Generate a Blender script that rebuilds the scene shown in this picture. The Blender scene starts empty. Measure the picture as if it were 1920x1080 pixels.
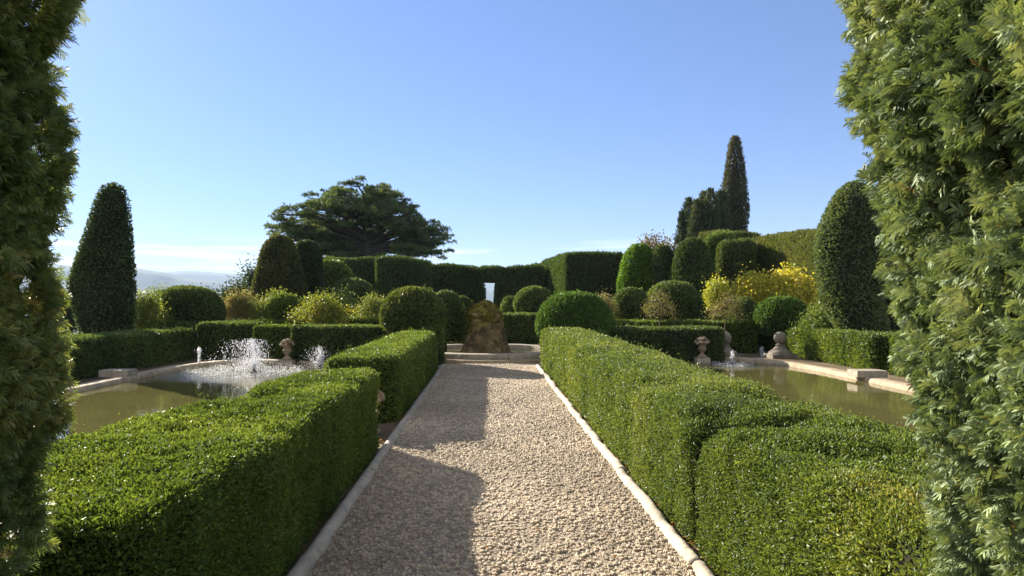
import bpy, math, random
import numpy as np
from math import radians, sin, cos, pi

# ------------------------------------------------------------------ camera, sky, sun, exposure
sc = bpy.context.scene
COL = sc.collection
F = 1280.0; CX = 913.0; HY = 567.0; CAMH = 1.6
cam_d = bpy.data.cameras.new('camera'); cam = bpy.data.objects.new('camera', cam_d); COL.objects.link(cam)
cam.location = (0, 0, CAMH); cam.rotation_euler = (radians(90), 0, 0)
cam_d.sensor_width = 36; cam_d.lens = 24
cam_d.shift_x = (960 - CX) / 1920; cam_d.shift_y = (HY - 540) / 1920
cam_d.clip_start = 0.05; cam_d.clip_end = 60000
cam_d.dof.use_dof = True; cam_d.dof.focus_distance = 9.0; cam_d.dof.aperture_fstop = 13
sc.camera = cam

SUN_EL = radians(24.5); SUN_AZ = math.atan2(-1.2, 1.4)      # from +Y towards -X
TO_SUN = np.array([sin(SUN_AZ) * cos(SUN_EL), cos(SUN_AZ) * cos(SUN_EL), sin(SUN_EL)])
w = bpy.data.worlds.new("World"); sc.world = w; w.use_nodes = True
wt = w.node_tree; bg = wt.nodes['Background']
sky = wt.nodes.new('ShaderNodeTexSky'); sky.sky_type = 'NISHITA'; sky.sun_disc = False
sky.sun_elevation = SUN_EL; sky.sun_rotation = SUN_AZ
sky.air_density = 0.75; sky.dust_density = 0.1; sky.ozone_density = 5; sky.altitude = 300
bg.inputs['Strength'].default_value = 0.062
# thin low clouds near the horizon, by direction
tc = wt.nodes.new('ShaderNodeTexCoord'); sp = wt.nodes.new('ShaderNodeSeparateXYZ')
wt.links.new(tc.outputs['Generated'], sp.inputs[0])
mp = wt.nodes.new('ShaderNodeMapping'); mp.inputs['Scale'].default_value = (3.2, 3.2, 60)
mp.inputs['Location'].default_value = (1.3, 0.4, 2.0)
wt.links.new(tc.outputs['Generated'], mp.inputs[0])
cn = wt.nodes.new('ShaderNodeTexNoise'); cn.inputs['Scale'].default_value = 1.6; cn.inputs['Detail'].default_value = 7; cn.inputs['Roughness'].default_value = .55
wt.links.new(mp.outputs[0], cn.inputs['Vector'])
cr = wt.nodes.new('ShaderNodeValToRGB'); cr.color_ramp.elements[0].position = .47; cr.color_ramp.elements[1].position = .62
wt.links.new(cn.outputs['Fac'], cr.inputs[0])
br = wt.nodes.new('ShaderNodeValToRGB')
br.color_ramp.elements[0].position = .02; br.color_ramp.elements[0].color = (0, 0, 0, 1)
br.color_ramp.elements[1].position = .045; br.color_ramp.elements[1].color = (1, 1, 1, 1)
e = br.color_ramp.elements.new(.07); e.color = (.9, .9, .9, 1)
e = br.color_ramp.elements.new(.095); e.color = (0, 0, 0, 1)
wt.links.new(sp.outputs['Z'], br.inputs[0])
mu = wt.nodes.new('ShaderNodeMath'); mu.operation = 'MULTIPLY'
wt.links.new(cr.outputs[0], mu.inputs[0]); wt.links.new(br.outputs[0], mu.inputs[1])
mu2 = wt.nodes.new('ShaderNodeMath'); mu2.operation = 'MULTIPLY'; mu2.inputs[1].default_value = .95
wt.links.new(mu.outputs[0], mu2.inputs[0])
mx = wt.nodes.new('ShaderNodeMixRGB'); mx.inputs[2].default_value = (7.4, 7.3, 7.4, 1)
wt.links.new(mu2.outputs[0], mx.inputs[0]); tn = wt.nodes.new('ShaderNodeVectorMath'); tn.operation = 'MULTIPLY'; tn.inputs[1].default_value = (.98, .955, 1.0)
hz = wt.nodes.new('ShaderNodeValToRGB'); hz.color_ramp.elements[0].position = 0; hz.color_ramp.elements[0].color = (.60, .62, .74, 1)   # sky colour tinted dimmer and bluer by hand towards the horizon
hz.color_ramp.elements[1].position = .42; hz.color_ramp.elements[1].color = (1, 1, 1, 1)
wt.links.new(sp.outputs['Z'], hz.inputs[0])
tn2 = wt.nodes.new('ShaderNodeVectorMath'); tn2.operation = 'MULTIPLY'
wt.links.new(sky.outputs[0], tn2.inputs[0]); wt.links.new(hz.outputs[0], tn2.inputs[1]); wt.links.new(tn2.outputs[0], tn.inputs[0]); wt.links.new(tn.outputs[0], mx.inputs[1])
# unseen bright clouds added behind the camera as fill light for the shade
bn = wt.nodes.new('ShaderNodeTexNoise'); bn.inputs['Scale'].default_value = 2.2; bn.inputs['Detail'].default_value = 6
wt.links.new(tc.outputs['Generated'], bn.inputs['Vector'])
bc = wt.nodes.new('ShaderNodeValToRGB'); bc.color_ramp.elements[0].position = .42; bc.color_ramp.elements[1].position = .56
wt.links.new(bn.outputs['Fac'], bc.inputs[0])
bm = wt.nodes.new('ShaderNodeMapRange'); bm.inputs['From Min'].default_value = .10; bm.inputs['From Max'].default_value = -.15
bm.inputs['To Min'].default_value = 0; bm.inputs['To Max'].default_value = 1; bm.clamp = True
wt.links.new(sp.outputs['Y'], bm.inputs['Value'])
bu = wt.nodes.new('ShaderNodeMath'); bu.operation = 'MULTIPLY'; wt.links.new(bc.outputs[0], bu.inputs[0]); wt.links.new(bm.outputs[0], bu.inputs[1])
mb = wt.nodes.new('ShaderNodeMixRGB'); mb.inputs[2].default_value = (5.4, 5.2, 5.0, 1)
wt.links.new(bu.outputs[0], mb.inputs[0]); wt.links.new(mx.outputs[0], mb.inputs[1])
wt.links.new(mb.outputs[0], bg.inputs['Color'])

sd = bpy.data.lights.new('sun', 'SUN'); sd.energy = 5.0; sd.angle = radians(.53); sd.color = (1, .92, .80)
so = bpy.data.objects.new('sun', sd); COL.objects.link(so)
from mathutils import Vector
so.rotation_euler = Vector(TO_SUN).to_track_quat('Z', 'Y').to_euler()
sc.view_settings.view_transform = 'Standard'; sc.view_settings.look = 'None'
sc.view_settings.exposure = 1.70; sc.view_settings.gamma = 1
sc.cycles.volume_bounces = 0; sc.cycles.max_bounces = 6
sc.cycles.transparent_max_bounces = 8

# ------------------------------------------------------------------ helpers
rng = np.random.default_rng(7)
def X(px, D): return (px - CX) / F * D
def Z(py, D): return CAMH - (py - HY) / F * D

def tag(o, label=None, cat=None, group=None, kind=None):
    if label: o['label'] = label
    if cat: o['category'] = cat
    if group: o['group'] = group
    if kind: o['kind'] = kind
    return o
def empty(name, loc, label, cat, group=None):
    o = bpy.data.objects.new(name, None); COL.objects.link(o); o.location = loc
    o.empty_display_size = .2
    return tag(o, label, cat, group)

def nrm(v): return v / np.maximum(np.linalg.norm(v, axis=-1, keepdims=True), 1e-9)

def _h(ix, iy, iz, s):
    n = (ix * 73856093) ^ (iy * 19349663) ^ (iz * 83492791) ^ (s * 2654435)
    n = (n ^ (n >> 13)) * 1274126177 & 0x7fffffff
    n = (n ^ (n >> 16)) & 0xffff
    return n / 65535.0
def vnoise(p, s=0):
    p = np.asarray(p, float); i = np.floor(p).astype(np.int64); f = p - i; f = f * f * (3 - 2 * f)
    r = 0
    for dx in (0, 1):
        for dy in (0, 1):
            for dz in (0, 1):
                wgt = (f[..., 0] if dx else 1 - f[..., 0]) * (f[..., 1] if dy else 1 - f[..., 1]) * (f[..., 2] if dz else 1 - f[..., 2])
                r = r + wgt * _h(i[..., 0] + dx, i[..., 1] + dy, i[..., 2] + dz, s)
    return r * 2 - 1
def fbm(p, s=0, o=3):
    r = 0; a = 1; t = 0
    p = np.asarray(p, float)
    for k in range(o):
        r = r + a * vnoise(p * (2 ** k) + k * 17.3, s + k); t += a; a *= .5
    return r / t

class Geo:
    """collects vertices, faces (arrays by size), colours, material indices -> ONE mesh object"""
    def __init__(s): s.v = []; s.c = []; s.f = []; s.n = 0
    def add(s, v, faces, col, mi=0, smooth=False):
        v = np.asarray(v, float).reshape(-1, 3)
        col = np.broadcast_to(np.asarray(col, float), (len(v), 3))
        if not isinstance(faces, (list, tuple)): faces = [faces]
        for f in faces:
            s.f.append((np.asarray(f, np.int64) + s.n, mi, smooth))
        s.v.append(v); s.c.append(col); s.n += len(v)
    def build(s, name, mats, parent=None, loc=None):
        me = bpy.data.meshes.new(name)
        V = np.concatenate(s.v); C = np.concatenate(s.c)
        if loc is not None: V = V - np.asarray(loc)
        me.vertices.add(len(V)); me.vertices.foreach_set('co', V.astype(np.float32).ravel())
        L = np.concatenate([f.ravel() for f, _, _ in s.f]).astype(np.int32)
        T = np.concatenate([np.full(len(f), f.shape[1]) for f, _, _ in s.f])
        M = np.concatenate([np.full(len(f), m) for f, m, _ in s.f]).astype(np.int32)
        S = np.concatenate([np.full(len(f), sm) for f, _, sm in s.f])
        me.loops.add(len(L)); me.loops.foreach_set('vertex_index', L)
        me.polygons.add(len(T)); st = np.concatenate([[0], np.cumsum(T)[:-1]]).astype(np.int32)
        me.polygons.foreach_set('loop_start', st)
        me.polygons.foreach_set('loop_total', T.astype(np.int32))
        me.polygons.foreach_set('material_index', M)
        me.polygons.foreach_set('use_smooth', S.astype(bool))
        at = me.attributes.new('tint', 'FLOAT_COLOR', 'POINT')
        at.data.foreach_set('color', np.concatenate([C, np.ones((len(C), 1))], 1).astype(np.float32).ravel())
        me.update(calc_edges=True)
        if not isinstance(mats, (list, tuple)): mats = [mats]
        for m in mats: me.materials.append(m)
        o = bpy.data.objects.new(name, me); COL.objects.link(o)
        if parent is not None: o.parent = parent
        elif loc is not None: o.location = loc
        return o

def grid_faces(n, m, wrap=False):
    i, j = np.meshgrid(np.arange(n - 1), np.arange(m if wrap else m - 1), indexing='ij')
    j2 = (j + 1) % m
    return np.stack([i * m + j, i * m + j2, (i + 1) * m + j2, (i + 1) * m + j], -1).reshape(-1, 4)

# ------------------------------------------------------------------ materials
def mat(name, rough=.6, spec=.5, trans=0.0, attr=True, base=(.5, .5, .5), bump=None, noise=None, hue=None):
    m = bpy.data.materials.new(name); m.use_nodes = True; nt = m.node_tree; b = nt.nodes['Principled BSDF']
    out = nt.nodes['Material Output']
    b.inputs['Roughness'].default_value = rough; b.inputs['Specular IOR Level'].default_value = spec
    if attr:
        a = nt.nodes.new('ShaderNodeAttribute'); a.attribute_name = 'tint'; src = a.outputs['Color']
    else:
        a = nt.nodes.new('ShaderNodeRGB'); a.outputs[0].default_value = (*base, 1); src = a.outputs[0]
    if noise:
        sca, amt = noise
        tcx = nt.nodes.new('ShaderNodeTexCoord')
        n = nt.nodes.new('ShaderNodeTexNoise'); n.inputs['Scale'].default_value = sca; n.inputs['Detail'].default_value = 6
        n.inputs['Roughness'].default_value = .65
        nt.links.new(tcx.outputs['Object'], n.inputs['Vector'])
        mr = nt.nodes.new('ShaderNodeMapRange'); mr.inputs['From Min'].default_value = .3; mr.inputs['From Max'].default_value = .7
        mr.inputs['To Min'].default_value = 1 - amt; mr.inputs['To Max'].default_value = 1 + amt * .6
        nt.links.new(n.outputs['Fac'], mr.inputs['Value'])
        vm = nt.nodes.new('ShaderNodeVectorMath'); vm.operation = 'MULTIPLY'
        nt.links.new(src, vm.inputs[0]); nt.links.new(mr.outputs[0], vm.inputs[1]); src = vm.outputs[0]
    nt.links.new(src, b.inputs['Base Color'])
    if bump:
        sca, st, dist = bump
        tcx = nt.nodes.new('ShaderNodeTexCoord')
        n = nt.nodes.new('ShaderNodeTexNoise'); n.inputs['Scale'].default_value = sca; n.inputs['Detail'].default_value = 8
        nt.links.new(tcx.outputs['Object'], n.inputs['Vector'])
        bp = nt.nodes.new('ShaderNodeBump'); bp.inputs['Strength'].default_value = st; bp.inputs['Distance'].default_value = dist
        nt.links.new(n.outputs['Fac'], bp.inputs['Height']); nt.links.new(bp.outputs[0], b.inputs['Normal'])
    if trans > 0:
        t = nt.nodes.new('ShaderNodeBsdfTranslucent')
        g = nt.nodes.new('ShaderNodeVectorMath'); g.operation = 'MULTIPLY'; g.inputs[1].default_value = (1.5, 1.35, .6)
        nt.links.new(src, g.inputs[0]); nt.links.new(g.outputs[0], t.inputs['Color'])
        mxs = nt.nodes.new('ShaderNodeMixShader'); mxs.inputs[0].default_value = trans
        nt.links.new(b.outputs[0], mxs.inputs[1]); nt.links.new(t.outputs[0], mxs.inputs[2])
        nt.links.new(mxs.outputs[0], out.inputs['Surface'])
    return m
M_BOX = mat('box_leaf', .5, .32, .34)
M_YEW = mat('yew_needle', .60, .3, .16)
M_YEWS = mat('backlit_yew_needle', .5, .4, .30)  # second copy of the yew material, more translucent to lighten the shaded left hedge
M_CON = mat('conifer_leaf', .6, .3, .32)
M_LEAF = mat('soft_leaf', .5, .4, .38)
M_CORE = mat('hedge_interior', .95, .1, 0)
M_BARK = mat('bark', .9, .2, 0, bump=(14, .8, .02), noise=(6, .4))
M_STONE = mat('weathered_stone', .85, .25, 0, bump=(22, .7, .012), noise=(7, .38))
M_COB = mat('cobble', .8, .3, 0, bump=(90, .4, .004), noise=(1.1, .16))
M_SOIL = mat('garden_soil', .95, .1, 0, bump=(6, .6, .03), noise=(1.3, .4))
M_MOSS = mat('mossy_tufa', .95, .1, 0, bump=(18, 1.0, .035), noise=(9, .45))
M_HILL = mat('hill_land', .95, .1, 0, attr=False, base=(.05, .07, .06), noise=(.002, .3))

def water_mat():
    m = bpy.data.materials.new('murky_water'); m.use_nodes = True; nt = m.node_tree; b = nt.nodes['Principled BSDF']
    b.inputs['Roughness'].default_value = .04; b.inputs['IOR'].default_value = 1.33
    tcx = nt.nodes.new('ShaderNodeTexCoord')
    n = nt.nodes.new('ShaderNodeTexNoise'); n.inputs['Scale'].default_value = 1.1; n.inputs['Detail'].default_value = 5
    nt.links.new(tcx.outputs['Object'], n.inputs['Vector'])
    r = nt.nodes.new('ShaderNodeValToRGB'); r.color_ramp.elements[0].color = (.070, .066, .022, 1); r.color_ramp.elements[1].color = (.135, .120, .042, 1)
    nt.links.new(n.outputs['Fac'], r.inputs[0]); nt.links.new(r.outputs[0], b.inputs['Base Color'])
    n2 = nt.nodes.new('ShaderNodeTexNoise'); n2.inputs['Scale'].default_value = 7; n2.inputs['Detail'].default_value = 3
    mpn = nt.nodes.new('ShaderNodeMapping'); mpn.inputs['Scale'].default_value = (1, .7, 1)
    nt.links.new(tcx.outputs['Object'], mpn.inputs[0]); nt.links.new(mpn.outputs[0], n2.inputs['Vector'])
    at = nt.nodes.new('ShaderNodeAttribute'); at.attribute_name = 'tint'   # how much the falling drops stir the water here
    sx = nt.nodes.new('ShaderNodeSeparateColor'); nt.links.new(at.outputs['Color'], sx.inputs[0])
    n3 = nt.nodes.new('ShaderNodeTexNoise'); n3.inputs['Scale'].default_value = 30; n3.inputs['Detail'].default_value = 3
    nt.links.new(tcx.outputs['Object'], n3.inputs['Vector'])
    b1 = nt.nodes.new('ShaderNodeBump'); b1.inputs['Strength'].default_value = .11; b1.inputs['Distance'].default_value = .02
    nt.links.new(n2.outputs['Fac'], b1.inputs['Height'])
    b2 = nt.nodes.new('ShaderNodeBump'); b2.inputs['Distance'].default_value = .03
    nt.links.new(sx.outputs[0], b2.inputs['Strength']); nt.links.new(n3.outputs['Fac'], b2.inputs['Height'])
    nt.links.new(b1.outputs[0], b2.inputs['Normal']); nt.links.new(b2.outputs[0], b.inputs['Normal'])
    return m
M_WATER = water_mat()
def drop_mat():
    m = bpy.data.materials.new('water_drop'); m.use_nodes = True; nt = m.node_tree; b = nt.nodes['Principled BSDF']
    b.inputs['Base Color'].default_value = (.9, .92, .95, 1); b.inputs['Roughness'].default_value = .15
    t = nt.nodes.new('ShaderNodeBsdfTranslucent'); t.inputs[0].default_value = (.95, .95, .97, 1)
    mxs = nt.nodes.new('ShaderNodeMixShader'); mxs.inputs[0].default_value = .6
    nt.links.new(b.outputs[0], mxs.inputs[1]); nt.links.new(t.outputs[0], mxs.inputs[2])
    nt.links.new(mxs.outputs[0], nt.nodes['Material Output'].inputs['Surface'])
    return m
M_DROP = drop_mat()

# ------------------------------------------------------------------ foliage machinery
def palette(pos, cols, seed=0, clump=1.2, jit=.42):
    cols = np.asarray(cols, float) * 1.08; n = len(pos)
    t = (fbm(pos * clump, seed, 3) * .9 + .5) * .55 + rng.random(n) * .45
    t = np.clip(t, 0, .9999) * (len(cols) - 1)
    i = t.astype(int); f = (t - i)[:, None]
    c = cols[i] * (1 - f) + cols[np.minimum(i + 1, len(cols) - 1)] * f
    return c * (1 + (rng.random((n, 1)) - .5) * 2 * jit)

def leaves(g, pos, axis, L, W, col, mi=0, fold=.25, six=False, curl=0.0):
    """leaf blades: pos = base, axis = unit long axis"""
    n = len(pos); r = nrm(rng.normal(size=(n, 3)))
    side = nrm(np.cross(axis, r)); up = np.cross(side, axis)
    L = np.broadcast_to(L, n)[:, None]; W = np.broadcast_to(W, n)[:, None]
    tip = pos + axis * L - up * L * curl
    k = np.arange(n)[:, None]
    if not six:
        mid = pos + axis * L * .45 + up * W * fold
        v = np.stack([pos, mid - side * W * .5, tip, mid + side * W * .5], 1)
        f = k * 4 + np.arange(4)[None]
        g.add(v, f, np.repeat(col, 4, 0), mi)
    else:
        a = pos + axis * L * .3 + up * W * fold; b = pos + axis * L * .72 + up * W * fold - up * L * curl * .4
        v = np.stack([pos, a - side * W * .48, b - side * W * .42, tip, b + side * W * .42, a + side * W * .48], 1)
        g.add(v, [k * 6 + np.array([0, 1, 2, 3])[None], k * 6 + np.array([0, 3, 4, 5])[None]], np.repeat(col, 6, 0), mi)

def lodsize(pos, smin, kpx):
    d = np.linalg.norm(pos - np.array([0, 0, CAMH]), axis=-1)
    return np.maximum(smin, kpx * d)

def scatter(g, quads, V, cover, smin, kpx, aspect, cols, depth=.03, out=.7, up=.2, seed=0, clump=1.2, mi=0, six_d=0., mode='box', back=.4, sizej=.35):
    A, B, Cc, Dd = (V[quads[:, i]] for i in range(4))
    nn = np.cross(Cc - A, Dd - B); area = np.linalg.norm(nn, axis=1) * .5; nn = nrm(nn)
    ctr = (A + B + Cc + Dd) / 4
    tocam = nrm(np.array([0, 0, CAMH]) - ctr)
    face = (nn * tocam).sum(1)
    wgt = np.where(face > -.15, 1.0, back)
    sz = lodsize(ctr, smin, kpx)
    cnt = area * wgt * cover / (.5 * sz * sz * aspect)
    tot = rng.poisson(cnt)
    idx = np.repeat(np.arange(len(quads)), tot); n = len(idx)
    if n == 0: return 0
    u = rng.random((n, 1)); v = rng.random((n, 1))
    p = (A[idx] * (1 - u) + B[idx] * u) * (1 - v) + (Dd[idx] * (1 - u) + Cc[idx] * u) * v
    keep = (fbm(p * 2.3, seed + 41, 3) < .42) | (rng.random(len(p)) < .35)
    p = p[keep]; idx = idx[keep]; n = len(idx)
    N = nn[idx]
    s = sz[idx] * (1 + rng.normal(size=n) * sizej * .5).clip(.5, 1.7)
    # sprig scale unevenness, deeper pockets where noise is low
    pock = fbm(p * (.9 / np.maximum(s[:, None] * 4, .05)), seed + 9, 2)
    dd = (rng.random(n) ** 1.6) * depth + np.clip(-pock, 0, 1) * depth * 1.2 - depth * .35
    stray = (rng.random(n) < .02) * rng.random(n) ** 2 * np.minimum(.09, s * 3)
    p = p + (N * .6 + np.array([0, 0, .5])) * stray[:, None]
    p = p - N * dd[:, None] + N * (vnoise(p * 11, seed + 5) * .018)[:, None]
    cs = .22 / np.maximum(s[:, None], .012)
    coh = np.stack([vnoise(p * cs, seed + 31), vnoise(p * cs, seed + 32), vnoise(p * cs, seed + 33)], 1)
    if mode == 'box':
        ax = nrm(N * out + coh * 1.1 + rng.normal(size=(n, 3)) * .5 + np.array([0, 0, up]))
    elif mode == 'up':
        ax = nrm(N * out * .6 + rng.normal(size=(n, 3)) * .35 + np.array([0, 0, 1.0]))
    elif mode == 'droop':
        ax = nrm(N * .5 + rng.normal(size=(n, 3)) * .5 + np.array([0, 0, -.8]))
    c = palette(p, cols, seed, clump)
    # fewer young bright leaves low down / inside
    L = s; W = s * aspect
    near = s < six_d
    for msk, six in ((near, True), (~near, False)):
        if msk.any():
            leaves(g, p[msk] - ax[msk] * (L[msk] * .35)[:, None], ax[msk], L[msk], W[msk], c[msk], mi, six=six, curl=.1)
    return n

def rbox(corners, z0, z1, r=.08, res=.12, z1b=None, lean=None, namp=.03, seed=0, nscale=1.6, bottom=False, topfn=None):
    """rounded block on a 4-corner footprint (ccw). returns V, quads"""
    c = np.asarray(corners, float)
    lx = .5 * (np.linalg.norm(c[1] - c[0]) + np.linalg.norm(c[2] - c[3])); ly = .5 * (np.linalg.norm(c[2] - c[1]) + np.linalg.norm(c[3] - c[0]))
    lz = z1 - z0
    V = []; Q = []; n0 = 0
    def face(fn, a, b, na, nb):
        nonlocal n0
        s, t = np.meshgrid(np.linspace(0, 1, na), np.linspace(0, 1, nb), indexing='ij')
        V.append(fn(s, t).reshape(-1, 3)); Q.append(grid_faces(na, nb) + n0); n0 += na * nb
    nx = max(3, int(lx / res) + 2); ny = max(3, int(ly / res) + 2); nz = max(3, int(lz / res) + 2)
    o = np.ones
    face(lambda s, t: np.stack([s, t, np.ones_like(s)], -1), 0, 0, nx, ny)                       # top (+z)
    face(lambda s, t: np.stack([s, np.zeros_like(s), t], -1), 0, 0, nx, nz)                       # -y
    face(lambda s, t: np.stack([1 - s, np.ones_like(s), t], -1), 0, 0, nx, nz)                    # +y
    face(lambda s, t: np.stack([np.ones_like(s), s, t], -1), 0, 0, ny, nz)                        # +x
    face(lambda s, t: np.stack([np.zeros_like(s), 1 - s, t], -1), 0, 0, ny, nz)                   # -x
    U = np.concatenate(V); Q = np.concatenate(Q)[:, ::-1]
    dims = np.array([lx, ly, lz]); p = U * dims
    r = min(r, lx * .48, ly * .48, lz * .9)
    lo = np.array([r, r, -9]); hi = dims - r
    q = np.clip(p, lo, hi); d = p - q; ln = np.linalg.norm(d, axis=1, keepdims=True)
    m = np.max(np.abs(d), axis=1, keepdims=True)
    p = np.where(ln > 1e-6, q + d / np.maximum(ln, 1e-9) * m, p)
    u = p / dims
    xy = ((1 - u[:, :1]) * (1 - u[:, 1:2])) * c[0] + (u[:, :1] * (1 - u[:, 1:2])) * c[1] + (u[:, :1] * u[:, 1:2]) * c[2] + ((1 - u[:, :1]) * u[:, 1:2]) * c[3]
    zt = z1 if z1b is None else z1 + (z1b - z1) * u[:, 1]
    P = np.concatenate([xy, (z0 + u[:, 2] * (zt - z0))[:, None]], 1)
    if topfn is not None: P = topfn(P, u)
    ctr = np.append(c.mean(0), (z0 + z1) / 2)
    dirv = nrm((U - .5) ** 3 * 8 + 1e-6)
    P = P + dirv * (fbm(P * nscale, seed, 3) * namp)[:, None]
    if lean is not None: P[:, 0] += lean(P[:, 2]) * (1 if True else 0)
    return P, Q

def revolve(px, prof, z0=0, nth=None, sx=1., sy=1., lean=None, namp=.05, nscale=1.3, seed=0):
    """prof: list of (z, r) bottom to top"""
    prof = np.asarray(prof, float); z = prof[:, 0]; r = prof[:, 1]
    m = max(18, int(len(z) * 1.0)); tt = np.linspace(0, 1, max(20, m))
    # arc-length resample
    sl = np.concatenate([[0], np.cumsum(np.hypot(np.diff(z), np.diff(r)))]); sl /= sl[-1]
    zz = np.interp(tt, sl, z); rr = np.interp(tt, sl, r)
    k = np.ones(3) / 3
    rr2 = np.convolve(np.pad(rr, 1, 'edge'), k, 'valid'); rr = np.concatenate([rr[:1], rr2[1:-1], rr[-1:]])
    nth = nth or 40
    th = np.linspace(0, 2 * pi, nth, endpoint=False)
    T, ZZ = np.meshgrid(th, zz); R = np.repeat(rr[:, None], nth, 1)
    P = np.stack([np.cos(T) * R * sx, np.sin(T) * R * sy, ZZ + z0], -1)
    if lean is not None: P[..., 0] += lean(ZZ)
    P += np.array([px[0], px[1], 0])
    dirv = np.stack([np.cos(T), np.sin(T), np.full_like(T, .25)], -1)
    P = P + dirv * (fbm(P * nscale, seed, 3) * namp * np.minimum(1, R / .15))[..., None]
    return P.reshape(-1, 3), grid_faces(len(zz), nth, True)

def shrink(V, quads, d):
    A, B, Cc, Dd = (V[quads[:, i]] for i in range(4))
    nn = nrm(np.cross(Cc - A, Dd - B)); N = np.zeros_like(V)
    for i in range(4): np.add.at(N, quads[:, i], nn)
    return V - nrm(N) * d

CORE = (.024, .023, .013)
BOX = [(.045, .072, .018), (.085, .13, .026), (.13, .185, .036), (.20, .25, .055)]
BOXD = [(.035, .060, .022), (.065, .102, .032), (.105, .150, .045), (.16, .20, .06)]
YEWC = [(.035, .062, .024), (.06, .10, .034), (.10, .15, .046)]
CYPC = [(.022, .038, .020), (.038, .062, .028), (.062, .092, .038)]
LAUR = [(.045, .08, .02), (.08, .13, .03), (.13, .19, .04), (.19, .24, .06)]

def foliage(V, Q, name, mats, parent=None, core=.04, cols=BOX, corec=CORE, loc=None, **kw):
    g = Geo()
    n = scatter(g, Q, V, cols=cols, **kw)
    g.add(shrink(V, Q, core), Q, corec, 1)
    return g.build(name, [mats, M_CORE], parent, loc)

# ------------------------------------------------------------------ ground, hills
def build_ground():
    g = Geo()
    rr = np.array([0, 3, 8, 15, 25, 40, 60, 75, 95, 130, 200, 350, 700, 1500, 3000, 6000, 9500])
    th = np.linspace(0, 2 * pi, 64, endpoint=False)
    R, T = np.meshgrid(rr, th, indexing='ij')
    z = -np.interp(R, [0, 75, 130, 350, 1500, 9500], [0, 0, 8, 60, 120, 120])
    z = z - .004
    # sunk pool pits are open: the water sits in basins that cut the garden sheet
    P = np.stack([R * np.sin(T), R * np.cos(T), z], -1)
    gc = np.where((R > 36)[..., None], np.array([.05, .075, .035]), np.array([.15, .115, .07])).reshape(-1, 3)
    g.add(P, grid_faces(len(rr), 64, True), gc, 0, True)
    o = g.build('ground', M_SOIL); tag(o, kind='structure')
def build_hills():
    for k, (D, pts, seed) in enumerate([(5200, [(-900, 470), (60, 490), (150, 500), (250, 503), (300, 508), (345, 518), (420, 528), (480, 538), (600, 547), (1000, 545), (2700, 545)], 3),
                                  (8200, [(-900, 500), (200, 512), (290, 513), (320, 508), (350, 507), (400, 512), (440, 514), (470, 513), (600, 522), (920, 530), (1300, 525), (2700, 515)], 5)]):
        px = np.linspace(-700, 2600, 260); py = np.interp(px, [p[0] for p in pts], [p[1] for p in pts])
        py = py + fbm(np.stack([px * .02, px * 0, px * 0], 1), seed, 4) * 3.2
        zt = Z(py, D); rows = 14; t = np.linspace(0, 1, rows)
        P = []
        for i, s in enumerate(t):          # near slope rises to the ridge, then falls behind it
            dist = D - 1100 + 1100 * s if s < .85 else D - 1100 + 1100 * s
            Y = np.full_like(px, D - 1100 * (1 - min(s / .85, 1)) + max(0, s - .85) * 4000)
            hgt = np.where(s <= .85, (s / .85) ** 1.3, 1 - (s - .85) / .15 * .8)
            xw = (px - CX) / F * D
            zz = -125 + (zt + 125) * hgt + fbm(np.stack([xw * .002, Y * .002, Y * 0], 1), seed, 4) * 40 * (s < .84) * s
            P.append(np.stack([xw, Y, zz], 1))
        g = Geo(); g.add(np.stack(P), grid_faces(rows, len(px)), (.5, .5, .5), 0, True)
        tag(g.build('hills', M_HILL), kind='structure')

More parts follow.
